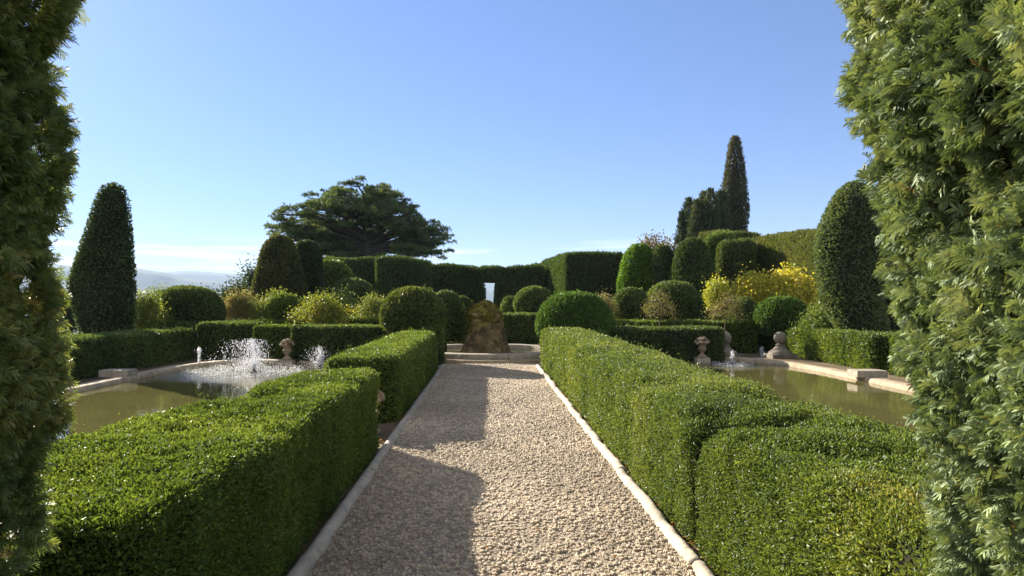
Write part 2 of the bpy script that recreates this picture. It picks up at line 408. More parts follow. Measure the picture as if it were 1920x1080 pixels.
# ------------------------------------------------------------------ cobbled path
def voro(p, cell, seed, jit=.42):
    ci = np.floor(p / cell).astype(np.int64); best = np.full(len(p), 9e9); sec = np.full(len(p), 9e9); bid = np.zeros(len(p)); vec = np.zeros((len(p), 2))
    for dx in (-1, 0, 1):
        for dy in (-1, 0, 1):
            cx = ci[:, 0] + dx; cy = ci[:, 1] + dy; o = np.zeros_like(cx)
            qx = (cx + .5 + (_h(cx, cy, o, seed) - .5) * 2 * jit) * cell; qy = (cy + .5 + (_h(cx, cy, o, seed + 1) - .5) * 2 * jit) * cell
            d = np.hypot(p[:, 0] - qx, p[:, 1] - qy)
            nb = d < best
            sec = np.where(nb, best, np.minimum(sec, d)); best = np.where(nb, d, best)
            bid = np.where(nb, _h(cx, cy, o, seed + 2), bid)
    return best, sec, bid
def build_path():
    xs = np.arange(-1.08, 1.24, .007)
    ys = [2.6]
    while ys[-1] < 17.6: ys.append(ys[-1] + max(.008, ys[-1] ** 1.35 * .0010))
    ys = np.array(ys)
    Xg, Yg = np.meshgrid(xs, ys); p = np.stack([Xg.ravel(), Yg.ravel()], 1)
    warp = np.stack([fbm(np.c_[p * 2.2, p[:, :1] * 0], 3, 2), fbm(np.c_[p * 2.2 + 9, p[:, :1] * 0], 4, 2)], 1) * .02
    ang = .5; R = np.array([[cos(ang), -sin(ang)], [sin(ang), cos(ang)]])
    q = (p + warp) @ R * np.array([1.0, .74])
    F1, F2, bid = voro(q, .028, 11)
    edge = np.clip((F2 - F1) / .012, 0, 1)
    dome = np.sqrt(np.clip(1 - (1 - edge) ** 2, 0, 1))
    h = .0015 + dome * (.008 + .018 * bid) + fbm(np.c_[p * 1.1, p[:, :1] * 0], 8, 3) * .018 + fbm(np.c_[p * 55, p[:, :1] * 0], 18, 2) * .003 + fbm(np.c_[p * 9, p[:, :1] * 0], 19, 2) * .005
    worn = np.clip(fbm(np.c_[p * .8 + 3, p[:, :1] * 0], 21, 3) * 1.6 + .25, 0, 1)     # patches where earth fills the joints
    fill = .003 + worn * .009 + fbm(np.c_[p * 1.1, p[:, :1] * 0], 8, 3) * .018
    earth = np.clip((fill - h) / .002 + .6, 0, 1)[:, None]
    h = np.maximum(h, fill)
    st = np.array([.465, .372, .252]) * (.6 + .7 * bid[:, None]) * np.array([1, 1, 1]) + (np.sin(bid * 40)[:, None] * .03)
    c = st * (1 - earth) + np.array([.30, .23, .145]) * earth
    c = c * (.45 + .55 * np.clip(edge * 1.4, 0, 1)[:, None])
    c = c * (1 + fbm(np.c_[p * .9, p[:, :1] * 0], 31, 3)[:, None] * .28)
    g = Geo(); g.add(np.c_[p, h + .012], grid_faces(len(ys), len(xs)), np.clip(c, .03, .8), 0, False)
    tag(g.build('cobbled_path', M_COB), kind='structure')
    # gravel apron round the basin
    g = Geo(); xs = np.arange(-4.5, 4.7, .05); ys = np.arange(16.6, 26, .05); Xg, Yg = np.meshgrid(xs, ys)
    p = np.stack([Xg.ravel(), Yg.ravel()], 1); hh = rng.random(len(p)) * .012
    g.add(np.c_[p, hh + .004], grid_faces(len(ys), len(xs)), np.array([.36, .29, .2]) * (.7 + .6 * rng.random((len(p), 1))), 0)
    tag(g.build('gravel_ground', M_COB), kind='structure')

def lathe(g, prof, ctr, nth=32, col=(.4, .36, .3), mi=0, namp=.0, seed=0, sx=1, sy=1, rot=0):
    prof = np.asarray(prof, float); th = np.linspace(0, 2 * pi, nth, endpoint=False) + rot
    T, R = np.meshgrid(th, prof[:, 1]); ZZ = np.repeat(prof[:, :1], nth, 1)
    P = np.stack([np.cos(T) * R * sx + ctr[0], np.sin(T) * R * sy + ctr[1], ZZ + ctr[2]], -1)
    if namp: P = P + fbm(P * 6, seed, 3)[..., None] * namp
    g.add(P, grid_faces(len(prof), nth, True), col, mi, True)

def block(g, x0, x1, y0, y1, z0, z1, col, mi=0, r=.015, namp=.006, seed=0, ang=0.0, res=.08):
    V, Q = rbox([(x0, y0), (x1, y0), (x1, y1), (x0, y1)], z0, z1, r, res, namp=namp, seed=seed, nscale=5)
    if ang:
        c = np.array([(x0 + x1) / 2, (y0 + y1) / 2]); d = V[:, :2] - c
        V[:, 0] = c[0] + d[:, 0] * cos(ang) - d[:, 1] * sin(ang); V[:, 1] = c[1] + d[:, 0] * sin(ang) + d[:, 1] * cos(ang)
    g.add(V, Q, col, mi, True)

STONE = np.array([.45, .385, .29])
def build_kerbs():
    for side, x0, lab in ((-1, -1.09, 'long grey rounded stone edging on the shaded left side of the cobbled path'), (1, 1.25, 'long pale rounded stone edging on the sunlit right side of the cobbled path')):
        root = empty('stone_edging', (x0, 3, 0), lab, 'stone edging')
        y = 1.9; k = 0
        while y < 16.9:
            L = 1.75 + rng.random() * .7; g = Geo()
            t = np.r_[0, .004, .012, np.linspace(.03, .97, 30), .988, .996, 1]; n = len(t); yy = y + t * (L - .008)
            taper = np.minimum(1, np.minimum(t, 1 - t) / .012) * .05 + .95; taper[0] = .75; taper[-1] = .75
            a = np.linspace(-.15 * pi, 1.15 * pi, 13)
            A, TT = np.meshgrid(a, np.arange(n)); tp = taper[TT]; Y = yy[TT]
            x_o = x0 + (rng.random() - .5) * .016; tw = (rng.random() - .5) * .02
            Pp = np.stack([x_o + tw * (TT / n) - np.cos(A) * .055 * tp * (-1), Y, .012 + np.sin(A) * .060 * tp], -1)
            Pp += fbm(Pp * 5, 50 + k, 3)[..., None] * .02 + fbm(Pp * 1.3, 49, 2)[..., None] * .010
            tone = (.85 + .3 * rng.random())
            g.add(Pp, grid_faces(n, 13)[:, ::-1], STONE * tone, 0, True)
            g.build('edging_stone', M_STONE, root, (x0, 3, 0))
            y += L; k += 1

# ------------------------------------------------------------------ pools
WZ = -.08
def pool(sgn, label_c, label_r, jets):
    # inner outline (mirror image about the path axis x=.08)
    ax = .08
    o = [(2.75, 3.2), (6.9, 3.2), (7.25, 3.7), (7.4, 9.5), (7.5, 13.8), (7.55, 15.8), (7.35, 17.3), (6.8, 18.5), (6.0, 19.0), (5.2, 18.7), (4.5, 18.0), (3.6, 17.6), (2.9, 17.4), (2.75, 16.6), (2.7, 9)]
    if sgn < 0: o = [(7.3 if x > 7 else x, y - (.9 if y > 15 else 0)) for x, y in o]
    P = np.array(o, float); # smooth closed curve
    for _ in range(2):
        nx = np.roll(P, -1, 0); P = np.stack([P * .8 + nx * .2, P * .2 + nx * .8], 1).reshape(-1, 2)
    P[:, 0] = ax + sgn * (P[:, 0])
    tan = nrm(np.roll(P, -1, 0) - np.roll(P, 1, 0)); nrmv = np.stack([tan[:, 1], -tan[:, 0]], 1) * (1 if sgn > 0 else -1)
    # resample
    def ring(off, z): return np.c_[P + nrmv * off, np.full(len(P), z)]
    prof = [(.0, -.5), (0., .04), (.02, .085), (.06, .10), (.30, .095), (.345, .08), (.36, .04), (.36, -.3)]
    n = len(P)
    V = np.stack([ring(a, z) for a, z in prof])
    # finer along the outline
    seg = []
    for i in range(n):
        a = V[:, i]; b = V[:, (i + 1) % n]; m = max(1, int(np.linalg.norm(b[0] - a[0]) / .12))
        for t in range(m): seg.append(a + (b - a) * t / m)
    V = np.stack(seg, 1)
    V = V + fbm(V * 3.5, 60, 3)[..., None] * np.array([.012, .012, .014])
    g = Geo(); cc = STONE * np.array([.86, .80, .70]) * (1 + .25 * fbm(V.reshape(-1, 3) * 1.5, 61, 3))[:, None]
    f = grid_faces(len(prof), V.shape[1], True)
    if sgn < 0: f = f[:, ::-1]
    g.add(V, f, cc, 0, True)
    rim = g.build('pool_rim', M_STONE); tag(rim, label_r, 'pool rim')
    # water sheet
    x0, x1 = sorted((ax + sgn * 2.6, ax + sgn * 7.75)); xs = np.arange(x0, x1, .08); ys = np.arange(3.0, 19.4, .08)
    Xg, Yg = np.meshgrid(xs, ys); pts = np.c_[Xg.ravel(), Yg.ravel()]
    # inside test
    ins = np.zeros(len(pts), bool); Q0 = P + nrmv * .12; j = len(Q0) - 1
    for i in range(len(Q0)):
        xi, yi = Q0[i]; xj, yj = Q0[j]
        cnd = ((yi > pts[:, 1]) != (yj > pts[:, 1])) & (pts[:, 0] < (xj - xi) * (pts[:, 1] - yi) / (yj - yi + 1e-12) + xi)
        ins ^= cnd; j = i
    fq = grid_faces(len(ys), len(xs)); fq = fq[ins[fq].any(1)]
    stir = np.zeros(len(pts))
    for (jx, jy, R, s) in jets: stir = np.maximum(stir, s * np.exp(-(((pts[:, 0] - jx) ** 2 + (pts[:, 1] - jy) ** 2) / R ** 2)))
    g = Geo(); g.add(np.c_[pts, np.full(len(pts), .012)], fq, np.repeat(stir[:, None], 3, 1), 0, True)
    tag(g.build('pool_water', M_WATER), kind='structure')
    return P

def drops(g, pts, r):
    oc = np.array([(1, 0, 0), (-1, 0, 0), (0, 1, 0), (0, -1, 0), (0, 0, 1.9), (0, 0, -1.9)]) 
    fc = np.array([(0, 2, 4), (2, 1, 4), (1, 3, 4), (3, 0, 4), (2, 0, 5), (1, 2, 5), (3, 1, 5), (0, 3, 5)])
    n = len(pts); V = pts[:, None, :] + oc[None] * r[:, None, None]
    f = (np.arange(n)[:, None, None] * 6 + fc[None]).reshape(-1, 3)
    g.add(V, f, (.9, .9, .9), 0, True)
def jet(x, y, h, spread, n, label, wind=(0, 0), rise=1., foam=0, foamR=1.0, rad=.008, core=400):
    z0 = .05; root = empty('fountain_jet', (x, y, 0), label, 'fountain', 'water jets in the pools')
    g = Geo(); lathe(g, [(0, .09), (.02, .09), (.03, .04), (.07, .035), (.09, .02), (.09, 0)], (x, y, 0.0), 14, (.06, .055, .05))
    g.build('nozzle', M_STONE, root, (x, y, 0))
    g = Geo(); gr = 9.81; v0 = math.sqrt(2 * gr * h)
    T = 2 * v0 / gr
    vz = v0 * (1 - .6 * rng.random(n) ** 1.2) ; t = rng.random(n) * T * (vz / v0)
    a = rng.random(n) * 2 * pi; vr = spread * np.sqrt(rng.random(n)) * 1.0
    # pulses: drops bunch in sheets
    px = x + np.cos(a) * vr * t + wind[0] * t ** 2; py = y + np.sin(a) * vr * t + wind[1] * t ** 2; pz = z0 + vz * t - .5 * gr * t * t
    P = np.stack([px, py, pz], 1) + rng.normal(size=(n, 3)) * .012
    P = P[P[:, 2] > .03]; cl = fbm(P * 7, 90, 2); P = P[(cl > -.25) | (rng.random(len(P)) < .35)]
    drops(g, P, rad * (.45 + rng.random(len(P)) ** 2 * .9))
    # denser core stream
    t = rng.random(core) ** 1.3 * T * .42; P = np.stack([x + rng.normal(size=core) * .012 + wind[0] * t ** 2 * .6, y + rng.normal(size=core) * .012, z0 + v0 * t - .5 * gr * t * t], 1)
    P += rng.normal(size=(core, 3)) * (t[:, None] * .10 + .004); drops(g, P, np.full(len(P), rad * .8))
    if foam:
        rr = foamR * np.sqrt(rng.random(foam)); aa = rng.random(foam) * 2 * pi
        P = np.stack([x + np.cos(aa) * rr + wind[0] * .25, y + np.sin(aa) * rr, .02 + rng.random(foam) ** 3 * .10], 1)
        P = P[fbm(P * 5, 92, 2) > -.2 + rng.random(len(P)) * .3 - .15]
        drops(g, P, rad * (.4 + rng.random(len(P)) * .6))
    g.build('water_spray', M_DROP, root, (x, y, 0))

def urn(x, y, s, label, rot=0, base=True):
    root = empty('stone_flower_urn', (x, y, 0), label, 'urn', 'stone flower urns by the pools')
    L = (x, y, 0); col = np.array([.30, .225, .145])
    if base:
        g = Geo(); block(g, x - .24 * s, x + .24 * s, y - .2 * s, y + .2 * s, -.02, .15, STONE * .8, namp=.01, seed=5); g.build('plinth', M_STONE, root, L)
    zb = .15 if base else .02
    g = Geo(); lathe(g, [(0, .0), (0, .17), (.05, .17), (.06, .13), (.10, .10), (.13, .06), (.17, .055), (.20, .09), (.27, .12), (.34, .125), (.40, .11), (.43, .13), (.46, .15), (.47, .1)],
                     (0, 0, 0), 28, col, 0, .006, 3)
    g.v = [v * s + np.array([x, y, zb]) for v in g.v]
    # garland swags
    for k in range(6):
        a = k * pi / 3 + rot; V, Q = revolve((0, 0), [(-.04, 0), (-.03, .03), (0, .042), (.03, .03), (.04, 0)], 0, 10, namp=0)
        g.add(V * s + np.array([x + cos(a) * .12 * s, y + sin(a) * .12 * s, zb + .31 * s]), Q, col * .9, 0, True)
    g.build('vase', M_STONE, root, L)
    g = Geo(); r2 = random.Random(int(x * 100))
    for k in range(46):
        a = r2.random() * 2 * pi; ph = math.acos(1 - 1.25 * r2.random()); R = .15 + .03 * r2.random()
        c = np.array([cos(a) * sin(ph) * R * 1.25, sin(a) * sin(ph) * R * 1.1, .53 + cos(ph) * R * .95])
        b = .035 + .025 * r2.random()
        V, Q = revolve((0, 0), [(-b, 0), (-b * .7, b * .7), (0, b), (b * .7, b * .7), (b, 0)], 0, 10, namp=.01, nscale=20, seed=k)
        g.add((V + c) * s + np.array([x, y, zb]), Q, col * (.8 + .4 * r2.random()), 0, True)
    g.build('carved_flowers', M_STONE, root, L)

def finial(x, y, label):
    root = empty('ball_finial', (x, y, 0), label, 'stone finial', 'stone ball finials at the pool entrance'); L = (x, y, 0)
    g = Geo(); block(g, x - .36, x + .36, y - .34, y + .34, -.02, .12, STONE * .42, namp=.012); g.build('plinth', M_STONE, root, L)  # stone colour of the whole finial darkened to carry the shade it stands in
    g = Geo(); lathe(g, [(.11, .33), (.17, .32), (.22, .24), (.29, .16), (.35, .11), (.37, .13), (.39, .13), (.40, .08), (.43, .07)], (x, y, 0), 28, STONE * .45, 0, .01); g.build('pedestal', M_STONE, root, L)
    g = Geo(); V, Q = revolve((x, y), [(-.18 * cos(t), .18 * sin(t)) for t in np.linspace(0, pi, 14)], .58, 28, namp=.006, nscale=6); g.add(V, Q, STONE * .5, 0, True); g.build('ball', M_STONE, root, L)

# ------------------------------------------------------------------ round basin + mossy rock
def build_basin():
    cx, cy = .03, 20.25
    root = empty('round_fountain_basin', (cx, cy, 0), 'round stone basin with a low step at the end of the cobbled path', 'fountain basin'); L = (cx, cy, 0)
    g = Geo(); lathe(g, [(0, 2.66), (.085, 2.65), (.10, 2.62), (.10, 2.2), (0, 2.2)][::-1][::-1], (cx, cy, 0), 120, STONE * np.array([.8, .72, .6]), 0, .012); g.build('step', M_STONE, root, L)
    for k in range(12):
        g = Geo(); a0 = k * pi / 6 + .23; th = np.linspace(a0 + .004, a0 + pi / 6 - .004, 16)
        prof = np.array([(0.02, 2.38), (.2, 2.38), (.235, 2.35), (.24, 2.30), (.24, 2.02), (.225, 1.99), (.0, 1.98)])
        T, R = np.meshgrid(th, prof[:, 1]); P = np.stack([cx + np.cos(T) * R, cy + np.sin(T) * R, np.repeat(prof[:, :1], 16, 1) + .0], -1)
        P += fbm(P * 3, 70 + k, 3)[..., None] * .008
        g.add(P, grid_faces(len(prof), 16), STONE * (.62 + .25 * rng.random()), 0, True)
        for e_ in (0, -1):
            g.add(P[:, e_], [np.array([[0, 1, 2, 3]]), np.array([[0, 3, 4, 6]]), np.array([[4, 5, 6]])], STONE * .8, 0)
        g.build('rim_stone', M_STONE, root, L)
    g = Geo(); lathe(g, [(.13, 2.0), (.13, 0.0)], (cx, cy, 0), 48, (0, 0, 0)); g.build('basin_water', M_WATER, root, L)
    # rock
    x, y = X(911, 20), 20.0
    W = [(.05, .92), (.12, .86), (.25, .79), (.45, .70), (.65, .64), (.9, .60), (1.12, .595), (1.27, .575), (1.38, .52), (1.46, .43), (1.53, .34), (1.59, .25), (1.63, .15), (1.65, 0)]
    V, Q = [], None
    pf = np.array(W); zz = np.linspace(0, 1, 90); sl = np.r_[0, np.cumsum(np.hypot(np.diff(pf[:, 0]), np.diff(pf[:, 1])))]; sl /= sl[-1]
    z_ = np.interp(zz, sl, pf[:, 0]); r_ = np.interp(zz, sl, pf[:, 1]) * .88
    th = np.linspace(0, 2 * pi, 120, endpoint=False); T, R = np.meshgrid(th, r_); ZZ = np.repeat(z_[:, None], 120, 1)
    P = np.stack([x + np.cos(T) * R, y + np.sin(T) * R * .85, ZZ], -1)
    dv = np.stack([np.cos(T), np.sin(T), T * 0], -1)
    n1 = fbm(P * np.array([2.2, 2.2, 1.4]), 5, 3) * .06 + fbm(P * 9, 6, 3) * .035 + fbm(P * 28, 7, 2) * .014
    ledge = -.05 * np.exp(-((ZZ - 1.10 - .09 * np.sin(T * 2 + .6)) / .03) ** 2) + .03 * np.exp(-((ZZ - 1.24) / .09) ** 2)
    ridge = np.abs(vnoise(P * np.array([4, 4, 1.1]), 12)) * -.035
    P = P + dv * ((n1 + ledge + ridge) * np.minimum(1, R / .2))[..., None]
    m = np.clip(fbm(P.reshape(-1, 3) * 4, 8, 3) * 1.5 + (ZZ.ravel() - 1.15) * 1.9 + .55 - np.cos(T.ravel()) * .5 + .25 * (np.abs(np.cos(T.ravel())) > .75), 0, 1)[:, None]
    dk = np.clip(fbm(P.reshape(-1, 3) * np.array([6, 6, 4]), 37, 3) * 2.2 + .45, 0, 1)[:, None]
    c = (np.array([.215, .16, .08]) * dk + np.array([.10, .075, .04]) * (1 - dk)) * (1 - m) + np.array([.20, .175, .035]) * m
    c = c * (1 + .5 * fbm(P.reshape(-1, 3) * 16, 33, 2))[:, None]
    g = Geo(); g.add(P, grid_faces(90, 120, True), c, 0, True)
    Vf = P.reshape(-1, 3); Qf = grid_faces(90, 120, True)
    sel = m[Qf[:, 0], 0] > .45
    scatter(g, Qf[sel], Vf, cols=[(.07, .065, .014), (.12, .105, .022), (.17, .14, .03)], cover=1.2, smin=.02, kpx=.0018, aspect=.5, depth=.01, out=1.0, seed=4, back=.3)
    o = g.build('mossy_rock', M_MOSS, None, (x, y, 0)); tag(o, 'tall brown tufa rock capped with moss standing in the round basin', 'rock')

# ------------------------------------------------------------------ planting
SEED = [100]
def hedge(corners, h, label, h2=None, cols=BOX, name='box_hedge', r=.10, namp=.035, cat='hedge', group='clipped box hedges of the parterre', cover=2.1, smin=.019, kpx=.0038, m=None, topfn=None, depth=.06, z0=0, mode='box', asp=.46, nscale=1.6, six=.026, up=.2, res=.12, clump=1.2, lean=None, dents=()):
    SEED[0] += 13; s = SEED[0]
    V, Q = rbox(corners, z0, h, r, res, z1b=h2, namp=namp, seed=s, topfn=topfn, nscale=nscale, lean=lean)
    for dx, dy, dr, dd in dents:
        V[:, 2] -= dd * np.exp(-((V[:, 0] - dx) ** 2 + (V[:, 1] - dy) ** 2) / dr ** 2) * (V[:, 2] > h * .6)
    c = np.asarray(corners, float).mean(0); loc = (c[0], c[1], 0)
    o = foliage(V, Q, name, m or M_BOX, None, cols=cols, loc=loc, cover=cover, smin=smin, kpx=kpx, aspect=asp, seed=s, six_d=six, depth=depth, mode=mode, up=up, clump=clump)
    return tag(o, label, cat, group)

def mound(px, pytop, pybot, wpx, D, label, cols=BOXD, group='clipped rounded box mounds', squash=1., name='topiary_mound', m=None, prof=None, smin=.016, kpx=.0036, namp=.085, stem=True, cover=2.2, cat='topiary', depth=.05, aspect=.55, mode='box', ball=False, clump=1.4):
    SEED[0] += 7; s = SEED[0]
    x = X(px, D); zt = Z(pytop, D); zb = max(0.0, Z(pybot, D)); r = wpx / F * D
    if prof is None:
        H = zt - zb
        if ball: prof = [(zb + H * (.5 - .5 * cos(t)), r * max(sin(t), .0) ** .85) for t in np.linspace(0.25, pi, 20)]
        else: prof = [(zb, r * .82), (zb + H * .12, r * .95)] + [(zb + H * (.3 + .7 * sin(t)), r * cos(t) ** .8) for t in np.linspace(0, pi / 2, 14)]
    V, Q = revolve((x, D), prof, 0, 44, sy=squash, namp=namp, seed=s)
    root = empty(name, (x, D, 0), label, cat, group)
    foliage(V, Q, 'foliage', m or M_BOX, root, cols=cols, loc=(x, D, 0), cover=cover, smin=smin, kpx=kpx, aspect=aspect, seed=s, six_d=0, depth=depth, mode=mode, clump=clump)
    if stem:
        g = Geo(); lathe(g, [(0, .06), (.1, .05), (max(zb, .1) + .25, .045)], (x, D, 0), 8, (.10, .075, .05)); g.build('stem', M_BARK, root, (x, D, 0))
    return root

def tube(g, pts, rads, col, nth=7, mi=0):
    pts = np.asarray(pts, float); n = len(pts); t = nrm(np.gradient(pts, axis=0))
    ref = np.array([0.3, .9, .2]); s = nrm(np.cross(t, ref)); u = np.cross(s, t)
    a = np.linspace(0, 2 * pi, nth, endpoint=False)
    P = pts[:, None] + (s[:, None] * np.cos(a)[None, :, None] + u[:, None] * np.sin(a)[None, :, None]) * np.asarray(rads)[:, None, None]
    g.add(P, grid_faces(n, nth, True), col, mi, True)

def shrub(px, pytop, pybot, wpx, D, label, cols, name='shrub', n=60, group=None, leaf=.06, droop=.35, dens=85, cat='shrub', trunk=False, th=.5, sy=1., open_=1.7, stemc=(.10, .075, .045), mat_=None):
    """loose bush or small standard tree: arching twigs carrying leaves"""
    SEED[0] += 3; r2 = np.random.default_rng(SEED[0])
    x = X(px, D); zt = Z(pytop, D); zb = max(0.03, Z(pybot, D)); r = wpx / F * D; H = zt - zb
    z_base = zb if not trunk else Z(trunk, D)
    root = empty(name, (x, D, 0), label, cat, group)
    gs = Geo(); gl = Geo(); L0 = (x, D, 0)
    hub = zb + H * th if trunk else max(0, zb - .2)
    if trunk:
        pts = [(x + .01 * i * ((-1) ** i), D, i / 5 * hub) for i in range(6)]
        tube(gs, pts, np.linspace(.022, .014, 6) * max(1, D / 18), stemc)
    P = []; A = []
    for k in range(n):
        a = r2.random() * 2 * pi; rr = r * r2.random() ** .5; top = zb + H * (1 - (rr / r) ** 2 * .55) * (.55 + .5 * r2.random())
        t = np.linspace(0, 1, 9)
        st = np.array([x, D, hub]); ex = cos(a) * rr; ey = sin(a) * rr * sy
        arc = hub + (top - hub) * np.sin(np.minimum(t * (pi / 2) * (1 + droop), pi * .85)) 
        drop_ = (t > .7) * (t - .7) * H * droop * 1.6 * r2.random()
        pts = np.stack([x + ex * t ** .8, D + ey * t ** .8, arc - drop_], 1)
        tube(gs, pts, np.linspace(.010, .003, 9) * max(1, D / 22), stemc, 4)
        m_ = int(dens * (.6 + .8 * r2.random())); tt = .25 + .75 * r2.random(m_) ** .7
        q = np.stack([np.interp(tt, t, pts[:, i]) for i in range(3)], 1) + r2.normal(size=(m_, 3)) * leaf * 1.1 * open_
        P.append(q); A.append(nrm(r2.normal(size=(m_, 3)) + np.array([cos(a) * .5, sin(a) * .5, -.5])))
    P = np.concatenate(P); A = np.concatenate(A); P[:, 2] = np.maximum(P[:, 2], .05)
    sz = leaf * (.6 + .7 * rng.random(len(P)))
    leaves(gl, P, A, sz, sz * .55, palette(P, cols, SEED[0], 2.2, .3), curl=.2)
    if trunk:
        gs.build('trunk', M_BARK, root, L0); gl.build('crown', mat_ or M_LEAF, root, L0)
    else:
        gs.build('stems', M_BARK, root, L0); gl.build('foliage', mat_ or M_LEAF, root, L0)
    return root

def build_hedges():
    # --- along the path
    hedge([(-2.4, 2.3), (-1.2, 2.3), (-1.2, 7.6), (-2.05, 7.3)], .85, 'low box hedge left of the path, nearest one, beside the pool', r=.08, namp=.06, cover=2.6, nscale=1.9, depth=.07, dents=[(-1.9, 5.75, .28, .16), (-1.5, 4.2, .4, .05), (-1.45, 6.4, .3, .05)])
    hedge([(-2.1, 8.75), (-1.2, 9.15), (-1.2, 16.5), (-2.0, 16.3)], .88, 'low box hedge left of the path beyond the small gap with the urn', h2=.92, r=.10, namp=.04, nscale=1.9)
    RC = [(.045, .075, .022), (.08, .12, .032), (.12, .17, .045), (.17, .21, .06), (.27, .26, .085)]
    hedge([(1.34, 4.46), (2.38, 4.30), (2.35, 16.9), (1.36, 16.9)], .87, 'long low box hedge along the right side of the path up to the green dome', h2=.94, r=.09, namp=.05, cover=2.4, nscale=1.7, depth=.085,
          cols=RC, dents=[(1.5, 6.1, .25, .08), (1.45, 9.5, .4, .06), (2.2, 5.3, .3, .07), (1.5, 4.5, .2, .12)])
    hedge([(1.32, 1.7), (2.44, 1.7), (2.44, 4.50), (1.36, 4.36)], .85, 'nearest right box hedge with yellow green shoots, before the dark break', r=.07, namp=.04, cover=2.2, nscale=3.2, depth=.10,
          cols=[(.05, .08, .022), (.085, .125, .03), (.125, .175, .04), (.18, .22, .05), (.28, .26, .08)], dents=[(1.5, 4.28, .2, .16), (1.8, 4.3, .25, .10), (2.1, 3.2, .3, .06), (1.7, 3.4, .18, .05)])
    # --- left pool, outer side
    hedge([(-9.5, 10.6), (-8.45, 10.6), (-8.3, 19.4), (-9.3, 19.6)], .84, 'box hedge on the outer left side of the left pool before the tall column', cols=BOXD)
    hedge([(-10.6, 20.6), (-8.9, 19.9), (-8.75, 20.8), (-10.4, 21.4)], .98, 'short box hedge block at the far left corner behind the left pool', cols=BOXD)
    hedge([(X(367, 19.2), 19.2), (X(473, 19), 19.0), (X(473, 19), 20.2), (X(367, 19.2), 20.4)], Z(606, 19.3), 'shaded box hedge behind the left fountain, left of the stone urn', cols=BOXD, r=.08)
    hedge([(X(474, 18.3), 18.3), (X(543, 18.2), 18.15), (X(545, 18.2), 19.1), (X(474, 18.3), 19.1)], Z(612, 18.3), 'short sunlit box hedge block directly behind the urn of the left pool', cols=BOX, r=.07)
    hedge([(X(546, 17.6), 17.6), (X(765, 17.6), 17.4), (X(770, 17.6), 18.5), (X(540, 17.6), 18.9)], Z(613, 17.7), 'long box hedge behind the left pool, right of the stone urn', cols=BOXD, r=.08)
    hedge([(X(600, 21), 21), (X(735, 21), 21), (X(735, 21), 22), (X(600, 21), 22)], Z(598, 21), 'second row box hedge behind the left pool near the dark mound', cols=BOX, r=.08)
    hedge([(X(415, 21), 21.2), (X(600, 21), 21.2), (X(600, 21), 22.2), (X(415, 21), 22.2)], Z(602, 21.2), 'second row box hedge under the yellow green roses on the left', cols=BOX, r=.08)
    # --- behind the rock
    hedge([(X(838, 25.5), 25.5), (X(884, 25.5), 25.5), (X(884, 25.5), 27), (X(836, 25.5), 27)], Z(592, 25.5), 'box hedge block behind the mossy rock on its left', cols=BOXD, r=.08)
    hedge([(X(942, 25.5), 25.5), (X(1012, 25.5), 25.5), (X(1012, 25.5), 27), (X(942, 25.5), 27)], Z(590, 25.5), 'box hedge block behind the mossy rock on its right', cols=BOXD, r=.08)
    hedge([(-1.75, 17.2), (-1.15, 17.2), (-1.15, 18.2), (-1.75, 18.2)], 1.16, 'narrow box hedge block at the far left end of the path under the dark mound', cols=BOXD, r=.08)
    # --- right side
    hedge([(1.75, 17.05), (X(1140, 17.1), 17.05), (X(1140, 17.1), 17.9), (1.75, 17.9)], Z(624, 17.1), 'short box hedge in front of the big green dome right of the path', cols=BOX, r=.08)
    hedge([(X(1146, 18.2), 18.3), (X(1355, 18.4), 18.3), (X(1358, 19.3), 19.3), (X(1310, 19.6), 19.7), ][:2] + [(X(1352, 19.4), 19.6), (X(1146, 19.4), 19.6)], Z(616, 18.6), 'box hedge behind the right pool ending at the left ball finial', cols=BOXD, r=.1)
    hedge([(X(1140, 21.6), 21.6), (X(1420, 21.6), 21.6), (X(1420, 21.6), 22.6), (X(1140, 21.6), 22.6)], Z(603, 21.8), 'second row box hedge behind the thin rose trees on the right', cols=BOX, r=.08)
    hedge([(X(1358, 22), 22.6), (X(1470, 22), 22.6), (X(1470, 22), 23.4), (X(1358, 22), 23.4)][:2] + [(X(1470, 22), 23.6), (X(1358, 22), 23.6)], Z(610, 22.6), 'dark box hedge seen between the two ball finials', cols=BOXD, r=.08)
    hedge([(8.95, 15.9), (10.0, 15.6), (10.2, 21.2), (9.05, 20.8)], Z(622, 18), 'box hedge on the outer side of the right pool facing the sun', cols=BOX, r=.12, namp=.05)
    hedge([(9.15, 21.2), (12.0, 21.2), (12.0, 22.1), (9.15, 22.1)], Z(607, 21.2), 'box hedge behind the right ball finial in the second row', cols=BOX, r=.1)
    hedge([(8.9, 10.2), (10.0, 10.2), (10.0, 15.2), (8.95, 15.2)], .9, 'near box hedge on the outer side of the right pool behind the stone block', cols=BOX, r=.1)
    # --- tall hedges at the back
    TC = dict(name='tall_hedge', group='tall clipped hedges round the garden', m=M_CON, smin=.05, kpx=.0036, namp=.24, nscale=.9, r=.25, res=.3, cover=2.4, mode='up', asp=.4, depth=.22, clump=.6, six=0)
    def pedge(pts, D0, D1, thick, hpx, **k): pass
    def wall(px0, D0, px1, D1, top0, top1, label, thick=1.6, cols=YEWC, **kw):
        a = np.array([X(px0, D0), D0]); b = np.array([X(px1, D1), D1]); t = nrm(b - a); n = np.array([-t[1], t[0]]) * thick
        z0t, z1t = Z(top0, D0), Z(top1, D1)
        def tf(P, u):
            zt = z0t + (z1t - z0t) * u[:, 0]; P[:, 2] = u[:, 2] * zt; return P
        k = dict(TC); k.update(kw)
        hedge([a, b, b + n, a + n], max(z0t, z1t), label, cols=cols, topfn=tf, **k)
    wall(596, 40, 700, 40, 484, 484, 'tall dark clipped hedge below the broad pine at the back left')
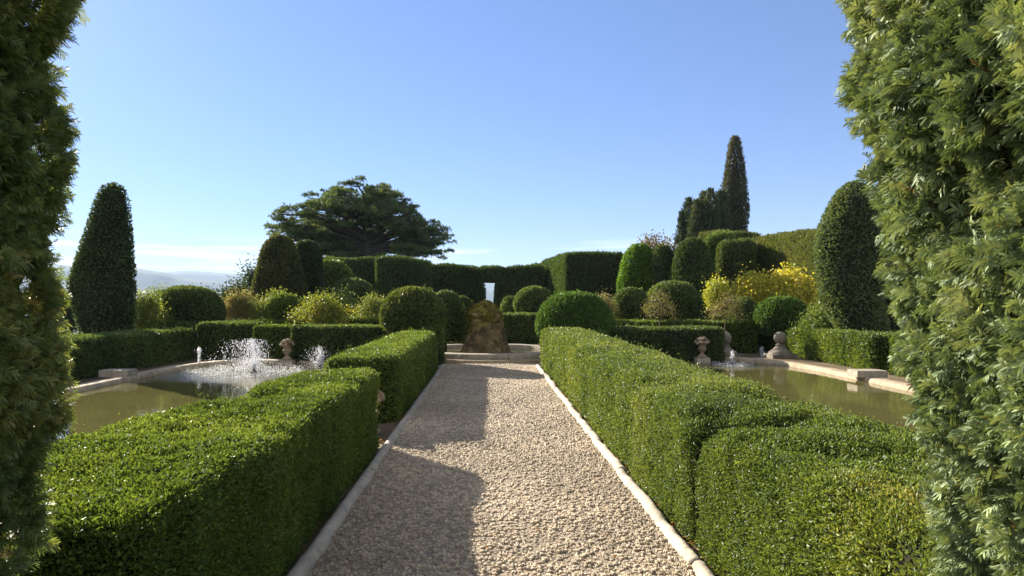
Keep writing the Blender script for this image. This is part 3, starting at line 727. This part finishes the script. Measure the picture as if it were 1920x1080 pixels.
    wall(702, 38, 790, 37, 482, 490, 'tall dark clipped hedge projecting in front of the pine on the back left')
    wall(788, 39, 911, 41, 496, 503, 'lower length of dark back hedge left of the small arched opening')
    wall(930, 41, 1016, 41, 502, 497, 'dark back hedge right of the small arched opening')
    # bridge over the opening
    D = 41; k = dict(TC); k.update(z0=Z(529, D), r=.15, namp=.08)
    hedge([(X(900, D), D + .1), (X(942, D), D + .1), (X(942, D), D + 1.5), (X(900, D), D + 1.5)], Z(501, D), 'clipped hedge lintel over the small arched opening', cols=YEWC, **k)
    wall(1009, 45, 1058, 36.5, 490, 478, 'tall clipped hedge buttress left of the square hedge corner', r=.5)
    wall(1060, 36, 1170, 36, 475, 475, 'tall square cornered dark hedge right of the arched opening', thick=3.0, namp=.08, r=.1)
    wall(1323, 42, 1319, 34, 447, 440, 'clipped hedge step left of the tall flat topped block below the cypresses', r=.6, cols=LAUR[:3])
    wall(1341, 41, 1432, 43, 434, 436, 'tall flat topped hedge block right below the cypresses', r=.35, cols=[(.06, .08, .024), (.10, .125, .034), (.15, .17, .05)])
    wall(1353, 39, 1347, 32.5, 455, 455, 'rounded hedge bay in front of the flat topped block', r=.3, cols=[(.05, .075, .022), (.08, .115, .03), (.12, .15, .045)])
    wall(1404, 38, 1560, 25, 448, 428, 'long tall hedge rising towards the big egg shaped topiary on the right', r=.3, thick=2, cols=[(.06, .08, .024), (.10, .125, .034), (.15, .17, .05)], namp=.2, nscale=.9)
    wall(1562, 24.9, 1800, 23, 430, 400, 'tall hedge behind the right yew, mostly hidden by it', r=.3, thick=2)

def build_mounds():
    mound(775, 540, 622, 62, 17.6, 'large dark shaggy box mound beside the path left of the rock', namp=.07, cols=[(.035, .055, .018), (.06, .09, .026), (.10, .13, .035), (.15, .17, .05)], depth=.08)
    mound(835, 546, 640, 36, 20.5, 'rounded box mound just behind the large dark one', cols=BOXD)
    mound(868, 555, 640, 27, 23, 'small rounded box mound between the dark mound and the rock', cols=BOXD)
    mound(352, 538, 612, 66, 22, 'wide dark dome of clipped shrub beside the tall column on the left', cols=BOXD, m=M_BOX, namp=.10, kpx=.003, depth=.1)
    mound(662, 523, 575, 40, 28, 'rounded pale green mound left of centre before the tall dark hedge', cols=[(.05, .09, .03), (.09, .13, .045), (.13, .17, .06)], namp=.10)
    mound(618, 490, 560, 42, 33, 'taller loose rounded shrub beside the dark column topiary', cols=LAUR[:3], namp=.2, depth=.2)
    mound(1001, 538, 604, 36, 28.5, 'ball of clipped box right of the rock', cols=BOXD, ball=True)
    mound(957, 556, 604, 19, 29.5, 'small box ball half hidden beside the ball right of the rock', cols=BOXD, ball=True)
    mound(1077, 548, 640, 73, 18.9, 'big smooth green dome at the far end of the right hedge', cols=[(.045, .09, .022), (.07, .135, .028), (.10, .18, .036)], namp=.03, depth=.03)
    mound(1182, 540, 622, 34, 23.4, 'box ball left of the thin pink rose tree', cols=BOXD, ball=True)
    mound(1262, 528, 622, 54, 24.2, 'wide box ball behind the thin rose tree on the right', cols=BOXD, ball=True)
    mound(1395, 557, 640, 30, 24, 'low dark box ball in front of the yellow shrubs', cols=BOXD)
    mound(1464, 557, 626, 50, 21.6, 'bright green box mound right of the gap between the finials', cols=[(.045, .09, .022), (.07, .135, .028), (.10, .18, .036)])
    # high domes and columns
    mound(1197, 458, 575, 38, 30, 'bright green tall dome left of the two clipped columns', cols=[(.06, .12, .018), (.09, .18, .024), (.13, .24, .03)], group='tall clipped domes on the right', prof=None)
    def column(px, D, top, bot, profpx, label, cols=CYPC, lean=None, name='topiary_column', **kw):
        prof = [(Z(y, D), r_ / F * D) for y, r_ in profpx][::-1]
        if prof[0][0] > 0: prof = [(0.05, prof[0][1] * .85)] + prof
        k = dict(m=M_CON, smin=.02, kpx=.0038, namp=.07, depth=.08, mode='box'); k.update(kw)
        root = mound(px, top, bot, profpx[-1][1], D, label, cols=cols, prof=prof, name=name, **k)
        if lean is not None:
            for ch in root.children:
                if ch.name.startswith('foliage'):
                    me = ch.data; n = len(me.vertices); co = np.empty(n * 3, np.float32); me.vertices.foreach_get('co', co); co = co.reshape(-1, 3)
                    co[:, 0] += lean(co[:, 2]); me.vertices.foreach_set('co', co.ravel()); me.update()
        return root
    GR = 'tall clipped domes on the right'
    column(1243, 29, 459, 575, [(459, 0), (460, 7), (464, 14), (473, 18), (490, 19), (545, 20), (575, 21)], 'narrow clipped column between two domes on the right', cols=YEWC, group=GR)
    column(1298, 28, 447, 590, [(447, 0), (448, 9), (453, 18), (464, 27), (480, 32), (510, 37), (550, 42), (590, 43)], 'large dark clipped dome with a rounded top on the right', cols=YEWC, group=GR, namp=.04)
    GL = 'tall clipped columns on the left'
    column(524, 28, 443, 600, [(442, 0), (444, 12), (450, 22), (465, 31), (490, 38), (520, 44), (560, 51), (600, 54)], 'brownish cone topiary with a rounded top left of the pine', cols=[(.045, .056, .022), (.075, .088, .032), (.11, .12, .044)], group=GL)
    column(577, 29.5, 452, 600, [(452, 0), (453, 10), (458, 19), (468, 24), (490, 27), (550, 29), (600, 30)], 'dark clipped column just right of the brownish cone', cols=CYPC, group=GL)
    # big left column
    D = 18.3
    zc = [Z(y, D) for y in (632, 600, 530, 480, 430, 400, 370, 350)]
    cxp = [(200), 198, 190, 199, 206, 208, 210, 212]
    lz = np.array(zc); lx = np.array([(c - 200) / F * D for c in cxp])
    column(200, D, 347, 660, [(347, 0), (347.6, 15), (351, 22), (362, 27), (400, 31), (440, 38), (480, 45), (520, 52), (560, 53), (600, 46), (632, 38), (660, 32)],
           'tall dark clipped evergreen column at the far left above the pool hedge', lean=lambda z: np.interp(z, lz, lx), group='big clipped evergreens beside the pools', namp=.12, cover=1.9, depth=.14, cols=[(.034, .058, .028), (.06, .095, .042), (.10, .145, .06)])
    D = 18.2
    lz = np.array([Z(y, D) for y in (640, 560, 500, 440, 400, 345)]); lx = np.array([(c - 1590) / F * D for c in (1625, 1598, 1590, 1592, 1598, 1610)])
    column(1590, D, 345, 640, [(342, 0), (344, 16), (352, 29), (370, 40), (400, 49), (440, 54), (500, 56), (550, 54), (600, 46), (640, 34)],
           'big egg shaped clipped evergreen leaning out beside the right yew', lean=lambda z: np.interp(z, lz, lx), group='big clipped evergreens beside the pools', namp=.10, cover=2.0, depth=.12, cols=[(.055, .085, .038), (.09, .13, .056), (.15, .19, .08)])
    g = Geo()

def build_shrubs():
    YG = [(.07, .11, .025), (.12, .17, .035), (.19, .23, .05), (.27, .27, .08)]
    YEL = [(.17, .23, .04), (.34, .36, .05), (.50, .45, .06), (.62, .54, .12)]
    DUSK = [(.09, .12, .03), (.15, .16, .05), (.24, .20, .09), (.20, .22, .06)]
    RG = 'roses and loose shrubs of the parterre'
    shrub(272, 545, 632, 40, 20.3, 'loose yellow green shrub just right of the tall left column', YG, n=70, group=RG, leaf=.07)
    shrub(300, 540, 590, 30, 24, 'low shrub with yellow tips behind the wide dark dome', YG, n=40, group=RG, leaf=.07)
    shrub(452, 545, 607, 36, 23, 'yellow brown bush below the brownish cone topiary', DUSK, n=80, group=RG, leaf=.07)
    shrub(520, 548, 607, 50, 22.6, 'wide yellow green rose bush in the middle of the left planting', YG, n=110, group=RG, leaf=.065)
    mound(532, 552, 607, 34, 22.2, 'small green box mound hidden among the rose bushes on the left', cols=BOX)
    shrub(600, 553, 612, 54, 20.4, 'umbrella shaped rose standard with golden leaves on the left', [(.08, .13, .025), (.14, .19, .03), (.24, .25, .04), (.36, .28, .05)], n=80, group='small standard rose trees', trunk=612, name='rose_tree', leaf=.07, cat='rose tree', th=.55, droop=.8)
    shrub(697, 553, 604, 32, 21.5, 'pale rose standard left of the dark mound', YG, n=40, group='small standard rose trees', trunk=606, name='rose_tree', leaf=.06, cat='rose tree', th=.5, droop=.7)
    shrub(640, 545, 600, 34, 24, 'green shrub behind the golden rose standard', BOX, n=60, group=RG, leaf=.07)
    shrub(1238, 543, 605, 34, 20.8, 'thin trunked pinkish rose tree in front of the wide box ball', DUSK, n=42, group='small standard rose trees', trunk=612, name='rose_tree', leaf=.05, cat='rose tree', th=.5, droop=.8, dens=40)
    shrub(1361, 546, 608, 33, 20.8, 'thin rose tree with sparse pink leaves left of the bright green mound', DUSK, n=40, group='small standard rose trees', trunk=608, name='rose_tree', leaf=.05, cat='rose tree', th=.5, droop=.8, dens=38)
    shrub(1130, 552, 600, 26, 22, 'reddish rose bush behind the big green dome', DUSK, n=40, group=RG, leaf=.055)
    shrub(1345, 530, 575, 13, 26, 'small yellow shrub left of the two larger yellow ones', YEL[:3], n=40, group='golden leaved shrubs', leaf=.10, name='golden_shrub')
    shrub(1410, 520, 580, 26, 26, 'golden leaved shrub at the foot of the tall hedge', YEL, n=90, group='golden leaved shrubs', leaf=.12, name='golden_shrub')
    shrub(1478, 512, 580, 38, 25.5, 'largest and brightest golden shrub beside the egg shaped topiary', YEL, n=120, group='golden leaved shrubs', leaf=.12, name='golden_shrub')
    shrub(1545, 565, 630, 44, 19.5, 'arching green shrub between the bright mound and the egg shaped topiary', BOX, n=60, group=RG, leaf=.07)
    shrub(1232, 440, 560, 62, 34, 'wild reddish brown shrub growing behind the clipped columns', [(.07, .07, .03), (.11, .09, .04), (.16, .11, .055), (.10, .10, .035)], n=170, group=None, leaf=.13, open_=1.2, dens=70, droop=0)
    shrub(440, 532, 590, 28, 34, 'dark pine shrub at the edge of the terrace left of the brownish cone', CYPC, n=60, leaf=.14, group=None, mat_=M_CON, droop=0)
    shrub(480, 497, 590, 26, 40, 'dark young pine behind the brownish cone topiary', CYPC, n=60, leaf=.16, group=None, name='pine_shrub', mat_=M_CON, droop=0)
    shrub(118, 548, 640, 46, 30, 'dark low growth beyond the terrace edge left of the tall column', CYPC, n=60, leaf=.12, group=None, mat_=M_CON)
    shrub(390, 548, 600, 30, 34, 'dark low growth on the terrace edge behind the wide dome', CYPC, n=50, leaf=.14, group=None, mat_=M_CON)

def build_pine():
    D = 58; x0 = X(690, D); r2 = np.random.default_rng(5)
    root = empty('broad_pine', (x0, D, 0), 'broad spreading old pine with layered dark crown rising behind the back hedge', 'tree'); L0 = (x0, D, 0)
    gt = Geo(); gc = Geo(); bark = (.07, .062, .055)
    ztop = Z(338, D)
    tz = np.linspace(0, ztop - .3, 14); tp = np.stack([x0 + np.sin(tz * .5) * .18, D + np.cos(tz * .4) * .12, tz], 1)
    tube(gt, tp, np.interp(tz, [0, 4, ztop], [.62, .5, .08]), bark, 12)
    env_z = [Z(y, D) for y in (490, 470, 440, 425, 400, 370, 350, 336)]
    envL = [x_ / F * D for x_ in (70, 100, 165, 176, 155, 115, 72, 28)]
    envR = [x_ / F * D for x_ in (128, 134, 134, 126, 105, 66, 40, 20)]
    P = []; N = []; S = []
    nb = 84
    for k in range(nb):
        f = (k + .5) / nb; a = k * 2.39996 + r2.random() * .4
        ze = np.interp(f, [0, .45, 1], [Z(486, D), Z(432, D), Z(352, D)])      # end height
        if f < .5: a = (0 if k % 2 else pi) + (r2.random() - .5) * 1.3
        lim = np.interp(ze, env_z, envL) if cos(a) < 0 else np.interp(ze, env_z, envR)
        lim2 = .5 * (np.interp(ze, env_z, envL) + np.interp(ze, env_z, envR))
        R = (abs(cos(a)) * lim + (1 - abs(cos(a))) * lim2) * (.80 + .2 * r2.random())
        zs = max(2.6, min(ztop - .8, ze - R * np.interp(f, [0, 1], [.02, .45]) + (r2.random() - .5) * .8))
        t = np.linspace(0, 1, 12); end = np.array([x0 + cos(a) * R, D + sin(a) * R, ze])
        s0 = np.array([np.interp(zs, tz, tp[:, 0]), np.interp(zs, tz, tp[:, 1]), zs])
        bow = np.sin(t * pi) * R * .10 * (1 if f < .6 else .3)
        b = s0 + (end - s0) * t[:, None]; b[:, 2] += bow; b += np.cumsum(r2.normal(size=(12, 3)) * .05, 0) * np.array([1, 1, .6])
        tube(gt, b, np.interp(t, [0, 1], [.08 + R * .02, .03]), bark, 6)
        m = int(4 + R * 1.5)
        for j in range(m):
            tj = 1 - (r2.random() ** 1.25) * (.42 if f < .5 else .62); c = np.array([np.interp(tj, t, b[:, i]) for i in range(3)])
            off = r2.normal(size=3) * np.array([.8, .8, .34]) * (.5 + R * .08); c2 = c + off
            tube(gt, [c - (c - s0) * .03, (c + c2) / 2 + np.array([0, 0, -.05]), c2], [.035, .025, .015], bark, 4)
            c2[2] = min(c2[2], Z(345, D) - .03 * (c2[0] - x0) ** 2)
            rad = .28 + r2.random() * .30
            nt = int(26 * (rad / .5) ** 2)
            d = nrm(r2.normal(size=(nt, 3))) * (r2.random((nt, 1)) ** .4) * rad * np.array([1.15, 1.15, .55]); d[:, 2] = np.abs(d[:, 2]) * .9 + d[:, 2] * .25
            P.append(c2 + d); N.append(nrm(d / np.array([1, 1, .4]) + np.array([0, 0, .25])))
    P = np.concatenate(P); N = np.concatenate(N)
    # tufts: each point a brush of needles
    K = 8; Pp = np.repeat(P, K, 0); ax = nrm(np.repeat(N, K, 0) * .6 + rng.normal(size=(len(Pp), 3)) * .7 + np.array([0, 0, .25]))
    sz = .20 + .12 * rng.random(len(Pp))
    cols = np.repeat(palette(P, [(.04, .068, .034), (.07, .11, .05), (.11, .155, .068), (.16, .20, .08)], 44, .5, .25), K, 0)
    leaves(gc, Pp, ax, sz, sz * .20, cols, fold=.3)
    gt.build('trunk', M_BARK, root, L0); gc.build('crown', M_CON, root, L0)

def build_cypresses():
    def cyp(px, top, D, prof, label, cols=CYPC, gap=1., dens=1.0, seed=0):
        x = X(px, D); root = empty('cypress', (x, D, 0), label, 'cypress tree', 'cypresses on the right skyline'); L0 = (x, D, 0)
        pr = [(Z(y, D), r_ / F * D) for y, r_ in prof][::-1]; pr = [(.6, pr[0][1] * .9)] + pr
        V, Q = revolve((x, D), pr, 0, 48, namp=.16 * gap, nscale=1.1, seed=seed)
        # vertical flutes of upright branches
        g = Geo(); V2 = V.copy(); th = np.arctan2(V[:, 1] - D, V[:, 0] - x)
        fl = fbm(np.c_[np.cos(th) * 3.2, np.sin(th) * 3.2, V[:, 2] * .35], seed + 2, 2) * .38 * gap
        V2[:, 0] += np.cos(th) * fl; V2[:, 1] += np.sin(th) * fl
        scatter(g, Q, V2, cols=cols, cover=1.7 * dens, smin=.15, kpx=.0038, aspect=.36, depth=.4, mode='up', out=.9, seed=seed, back=.5, clump=.6)
        Vc = V2.copy(); rl = np.hypot(Vc[:, 0] - x, Vc[:, 1] - D); kf = np.clip(rl - .42, .01, None) / np.maximum(rl, .01)
        Vc[:, 0] = x + (Vc[:, 0] - x) * kf; Vc[:, 1] = D + (Vc[:, 1] - D) * kf; Vc[:, 2] = Vc[:, 2] * .93
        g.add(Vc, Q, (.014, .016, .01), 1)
        g.build('crown', [M_CON, M_CORE], root, L0)
        g = Geo(); tube(g, [(x, D, 0), (x, D, 2), (x, D, Z(top, D) * .8)], [.25, .2, .05], (.08, .06, .045), 8); g.build('trunk', M_BARK, root, L0)
    cyp(1378, 258, 60, [(256, 2), (259, 7), (275, 10), (300, 13), (325, 17), (350, 21), (380, 22), (430, 19), (470, 18)], 'tall thin brownish cypress standing highest on the right skyline', cols=[(.04, .048, .026), (.07, .075, .04), (.10, .10, .06), (.06, .075, .036)], dens=1.3, seed=3)
    OLV = [(.032, .048, .022), (.055, .075, .032), (.085, .105, .042)]
    def spire(t, r): return [(t, 1), (t + 6, r * .35), (t + 16, r * .62), (t + 32, r * .88), (t + 55, r), (470, r * 1.05)]
    cyp(1279, 398, 56, spire(396, 10), 'shortest cypress at the left edge of the skyline group', seed=4)
    cyp(1291, 374, 56, spire(371, 12), 'narrow dark cypress second from the left on the skyline', seed=5)
    cyp(1307, 376, 54, spire(374, 12), 'olive cypress left of the middle of the skyline group', seed=7, cols=OLV)
    cyp(1319, 362, 55, spire(359, 12), 'cypress just left of the tallest one of the close group', seed=8, cols=OLV)
    cyp(1333, 357, 54, spire(354, 15), 'broadest cypress in the close skyline group', seed=9, cols=OLV)
    cyp(1352, 361, 57, spire(358, 15), 'dark cypress tucked against the tall brownish one', seed=11)

# ------------------------------------------------------------------ foreground yew jambs
def needles(g, base, ax, L, ln, wd, per, cols):
    """sprigs: base (n,3), axis (n,3), L length; two ranks of curved needles"""
    n = len(base); r = nrm(rng.normal(size=(n, 3))); side = nrm(np.cross(ax, r)); up = np.cross(side, ax)
    c0 = palette(base, cols, 77, 5, .2)
    # twig
    tw = .0016
    v = np.stack([base - side * tw, base + side * tw, base + ax * L[:, None] + side * tw * .4, base + ax * L[:, None] - side * tw * .4], 1)
    g.add(v, np.arange(n)[:, None] * 4 + np.arange(4)[None], np.repeat(c0 * np.array([1.3, 1.0, .8]), 4, 0), 0)
    for i in range(per):
        t = (i + .3 + .6 * rng.random(n)) / per; p = base + ax * (L * t)[:, None]
        sg = 1 if i % 2 else -1
        roll = rng.normal(size=n) * .55; s2 = side * (np.cos(roll) * sg)[:, None] + up * np.sin(np.abs(roll))[:, None]
        fwd = (.45 + .7 * t)[:, None]
        d = nrm(s2 + ax * fwd + up * .12)
        l = ln * (.75 + .45 * rng.random(n)) * (1 - .35 * np.maximum(0, t - .75) / .25)
        ws = nrm(np.cross(d, up + rng.normal(size=(n, 3)) * .25)) * wd * .5
        droop = np.array([0, 0, -1.])
        m1 = p + d * (l * .35)[:, None]; m2 = p + d * (l * .72)[:, None] + droop * (l * .07)[:, None]; tip = p + d * l[:, None] + droop * (l * .22)[:, None]
        v = np.stack([p - ws * .5, p + ws * .5, m1 + ws, m2 + ws * .95, tip, m2 - ws * .95, m1 - ws], 1)
        k = np.arange(n)[:, None] * 7
        c = c0 * (.85 + .3 * rng.random((n, 1))) * (1 + .5 * (t[:, None] > .8) * np.array([.5, .4, .1]))
        g.add(v, [k + np.array([0, 1, 2, 6])[None], k + np.array([6, 2, 3, 5])[None], k + np.array([5, 3, 4])[None]], np.repeat(c, 7, 0), 0)

def yew_jamb(sgn, Dc, prof, y0, y1, label, cols, nspr, dens_label=None, seed=0, ndl=.026, wd=.0042, lumpa=.05):
    pr = sorted([(Z(y, Dc), X(px, Dc)) for px, y in prof]); pz = np.array([p[0] for p in pr]); pxx = np.array([p[1] for p in pr])
    pz = np.r_[-.2, pz, 4]; pxx = np.r_[pxx[0], pxx, pxx[-1]]
    W = 1.9
    if sgn < 0: cor = [(-W, y0), (0, y0), (0, y1), (-W, y1)]
    else: cor = [(0, y0), (W, y0), (W, y1), (0, y1)]
    V, Q = rbox(cor, 0, 3.3, .12, .06, namp=.045, seed=seed, nscale=3.5)
    fall = np.clip(1 - np.abs(V[:, 0]) / W, 0, 1)
    V[:, 0] += np.interp(V[:, 2], pz, pxx)
    V0 = shrink(V, Q, .03)
    A, B, Cc, Dd = (V0[Q[:, i]] for i in range(4)); nn = np.cross(Cc - A, Dd - B); area = np.linalg.norm(nn, axis=1) * .5; nn = nrm(nn); ctr = (A + B + Cc + Dd) / 4
    pxs = CX + F * ctr[:, 0] / ctr[:, 1]; vis = (ctr[:, 2] > .45) & (ctr[:, 2] < 2.7) & (pxs > -260) & (pxs < 2180) & (ctr[:, 1] > .3)
    face = (nn * nrm(np.array([0, 0, CAMH]) - ctr)).sum(1)
    wg = area * np.where(vis & (face > -.5), 1., .05)
    idx = rng.choice(len(Q), nspr, p=wg / wg.sum()); u = rng.random((nspr, 1)); v = rng.random((nspr, 1))
    p = (A[idx] * (1 - u) + B[idx] * u) * (1 - v) + (Dd[idx] * (1 - u) + Cc[idx] * u) * v
    N = nn[idx]; lump = fbm(p * 9, seed + 1, 2)
    p = p + N * (lump * lumpa + vnoise(p * 22, seed + 3) * .032 - rng.random(nspr) * .035)[:, None]
    ax = nrm(N * .8 + rng.normal(size=(nspr, 3)) * .5 + np.array([0, .15, .35]))
    L = .020 + .032 * rng.random(nspr)
    g = Geo(); needles(g, p, ax, L, ndl, wd, 19, cols)
    # brown woody twigs and tufts of dead needles between the green ones
    kk = rng.choice(nspr, 260); 
    for q, nq in zip(p[kk], N[kk]):
        d = nrm(nq * .45 + rng.normal(size=3) * .5 + np.array([0, 0, .55])); st_ = q - nq * .06; l_ = .05 + .07 * rng.random(); d2 = nrm(d + rng.normal(size=3) * .35)
        tube(g, [st_, st_ + d * l_ * .5, st_ + d * l_ * .5 + d2 * l_ * .5], [.0035, .0026, .0012], (.26, .13, .06), 5)
    kk = rng.choice(nspr, nspr // 16); needles(g, p[kk] - N[kk] * .022, ax[kk], L[kk], ndl * .9, wd * .8, 12, [(.16, .09, .045), (.28, .17, .09), (.36, .26, .16)])
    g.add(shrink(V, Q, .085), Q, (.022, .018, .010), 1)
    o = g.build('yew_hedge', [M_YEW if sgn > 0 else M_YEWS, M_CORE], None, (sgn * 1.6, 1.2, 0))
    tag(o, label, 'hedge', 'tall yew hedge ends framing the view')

def build_yews():
    left = [(168, 0), (140, 60), (128, 120), (138, 230), (145, 320), (118, 420), (112, 520), (122, 600), (150, 690), (128, 800), (98, 900), (75, 1000), (58, 1080)]
    right = [(1562, 0), (1572, 100), (1582, 200), (1590, 300), (1606, 400), (1618, 500), (1645, 600), (1652, 700), (1680, 800), (1700, 900), (1735, 1000), (1760, 1080)]
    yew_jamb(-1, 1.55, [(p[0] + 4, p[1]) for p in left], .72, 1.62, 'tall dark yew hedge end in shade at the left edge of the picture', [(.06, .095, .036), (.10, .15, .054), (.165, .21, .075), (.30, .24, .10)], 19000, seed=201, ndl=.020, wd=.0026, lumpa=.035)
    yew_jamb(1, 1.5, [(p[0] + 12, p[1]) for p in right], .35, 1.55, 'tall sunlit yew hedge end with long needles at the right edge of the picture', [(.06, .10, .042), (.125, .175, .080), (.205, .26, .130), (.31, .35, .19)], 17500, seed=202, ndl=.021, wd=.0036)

def build_litter():
    g = Geo(); n = 2600; k = rng.random(n)
    x = np.where(k < .5, 1.29 + rng.random(n) * .16, np.where(k < .8, -1.13 - rng.random(n) * .12, -1.0 + 2.15 * rng.random(n)))
    y = 2.6 + 14 * rng.random(n) ** 1.2; z = np.where(k < .8, .03 + rng.random(n) * .03, .042)
    z = np.where((k >= .8), z + fbm(np.c_[x * 1.1, y * 1.1, x * 0], 8, 3) * .018, z)
    sel = (k < .8) | (rng.random(n) < .45); P = np.c_[x, y, z][sel]; m = len(P)
    ax = rng.normal(size=(m, 3)); ax[:, 2] *= .25; sz = .012 + .016 * rng.random(m)
    leaves(g, P, nrm(ax), sz, sz * .6, palette(P, [(.10, .05, .025), (.20, .10, .04), (.30, .19, .08)], 3, 6), curl=.2)
    tag(g.build('leaf_litter', M_LEAF), kind='stuff')
def build_haze():
    bpy.ops.mesh.primitive_cube_add(size=1); o = bpy.context.object; o.name = 'haze'; o.data.name = 'haze'
    o.scale = (26000, 22000, 576); o.location = (0, 0, 576 / 2 - 126)
    m = bpy.data.materials.new('haze_air'); m.use_nodes = True; nt = m.node_tree; nt.nodes.remove(nt.nodes['Principled BSDF'])
    v = nt.nodes.new('ShaderNodeVolumePrincipled'); v.inputs['Density'].default_value = 1.15e-4; v.inputs['Color'].default_value = (.62, .79, 1, 1); v.inputs['Anisotropy'].default_value = 0
    nt.links.new(v.outputs[0], nt.nodes['Material Output'].inputs['Volume']); o.data.materials.append(m); tag(o, kind='stuff')
    o['label'] = 'pale blue haze filling the air of the valley'; o['category'] = 'haze'

build_ground(); build_hills(); build_path(); build_kerbs()
LJ = (X(476, 15.6), 15.6)
pool(-1, '', 'weathered stone rim round the left pool', [(LJ[0] - .1, LJ[1], 1.5, .9), (X(600, 17), 16.4, .7, .5)])
RJ = (X(1373, 17.2), 17.2)
pool(1, '', 'weathered stone rim round the right pool', [(RJ[0], RJ[1], .8, .8)])
build_basin()
jet(LJ[0], LJ[1], .72, 1.25, 3800, 'largest water jet spraying drops over the left pool', wind=(-.9, 0), foam=3200, foamR=1.35, rad=.0068, core=500)
jet(X(602, 16.6), 16.5, .48, .75, 1100, 'second water jet of the left pool, half hidden by the box hedge', wind=(-.4, 0), foam=300, foamR=.6, rad=.0068, core=200)
jet(X(392, 17.5), 16.9, .42, .12, 150, 'thin single water jet at the far left corner of the left pool', rad=.009, core=200)
jet(RJ[0], RJ[1], .32, .3, 200, 'low bubbling water jet in the right pool', foam=800, foamR=.5, rad=.007, core=140)
jet(X(1412, 19), 18.4, .35, .25, 120, 'faint thin water jet near the back rim of the right pool', rad=.008, core=60)
urn(X(536, 17.1), 17.2, .75, 'carved stone urn of flowers on the rim behind the left pool')
urn(X(1312, 18.2), 18.0, .75, 'carved stone urn of flowers behind the right pool left of the finials')
urn(-1.43, 8.25, .82, 'carved stone urn of flowers in the gap between the left path hedges', base=False)
finial(X(1360, 19.7), 19.7, 'stone ball finial on the left of the dark gap behind the right pool')
finial(X(1463, 19.7), 19.7, 'stone ball finial on the right of the dark gap behind the right pool')
finial(X(346, 20.1), 20.1, 'stone finial in the dark corner gap left of the left pool hedges')
for (px, D, w_, lab) in ((1626, 13.9, .62, 'rectangular stone block on the outer rim of the right pool'), (222, 14.0, .6, 'rectangular stone block on the outer rim of the left pool'), (500, 17.2, .7, 'flat stone slab beside the urn on the left pool rim')):
    x = X(px, D); g = Geo(); block(g, x - w_ / 2, x + w_ / 2, D - .2, D + .2, .09, (.23 if px != 500 else .16), STONE * .78, namp=.008)
    tag(g.build('stone_block', M_STONE, None, (x, D, 0)), lab, 'stone block', 'stone blocks on the pool rims')
build_hedges(); build_mounds(); build_shrubs(); build_pine(); build_cypresses(); build_yews(); build_litter(); build_haze()
print('verts', sum(len(m.vertices) for m in bpy.data.meshes))
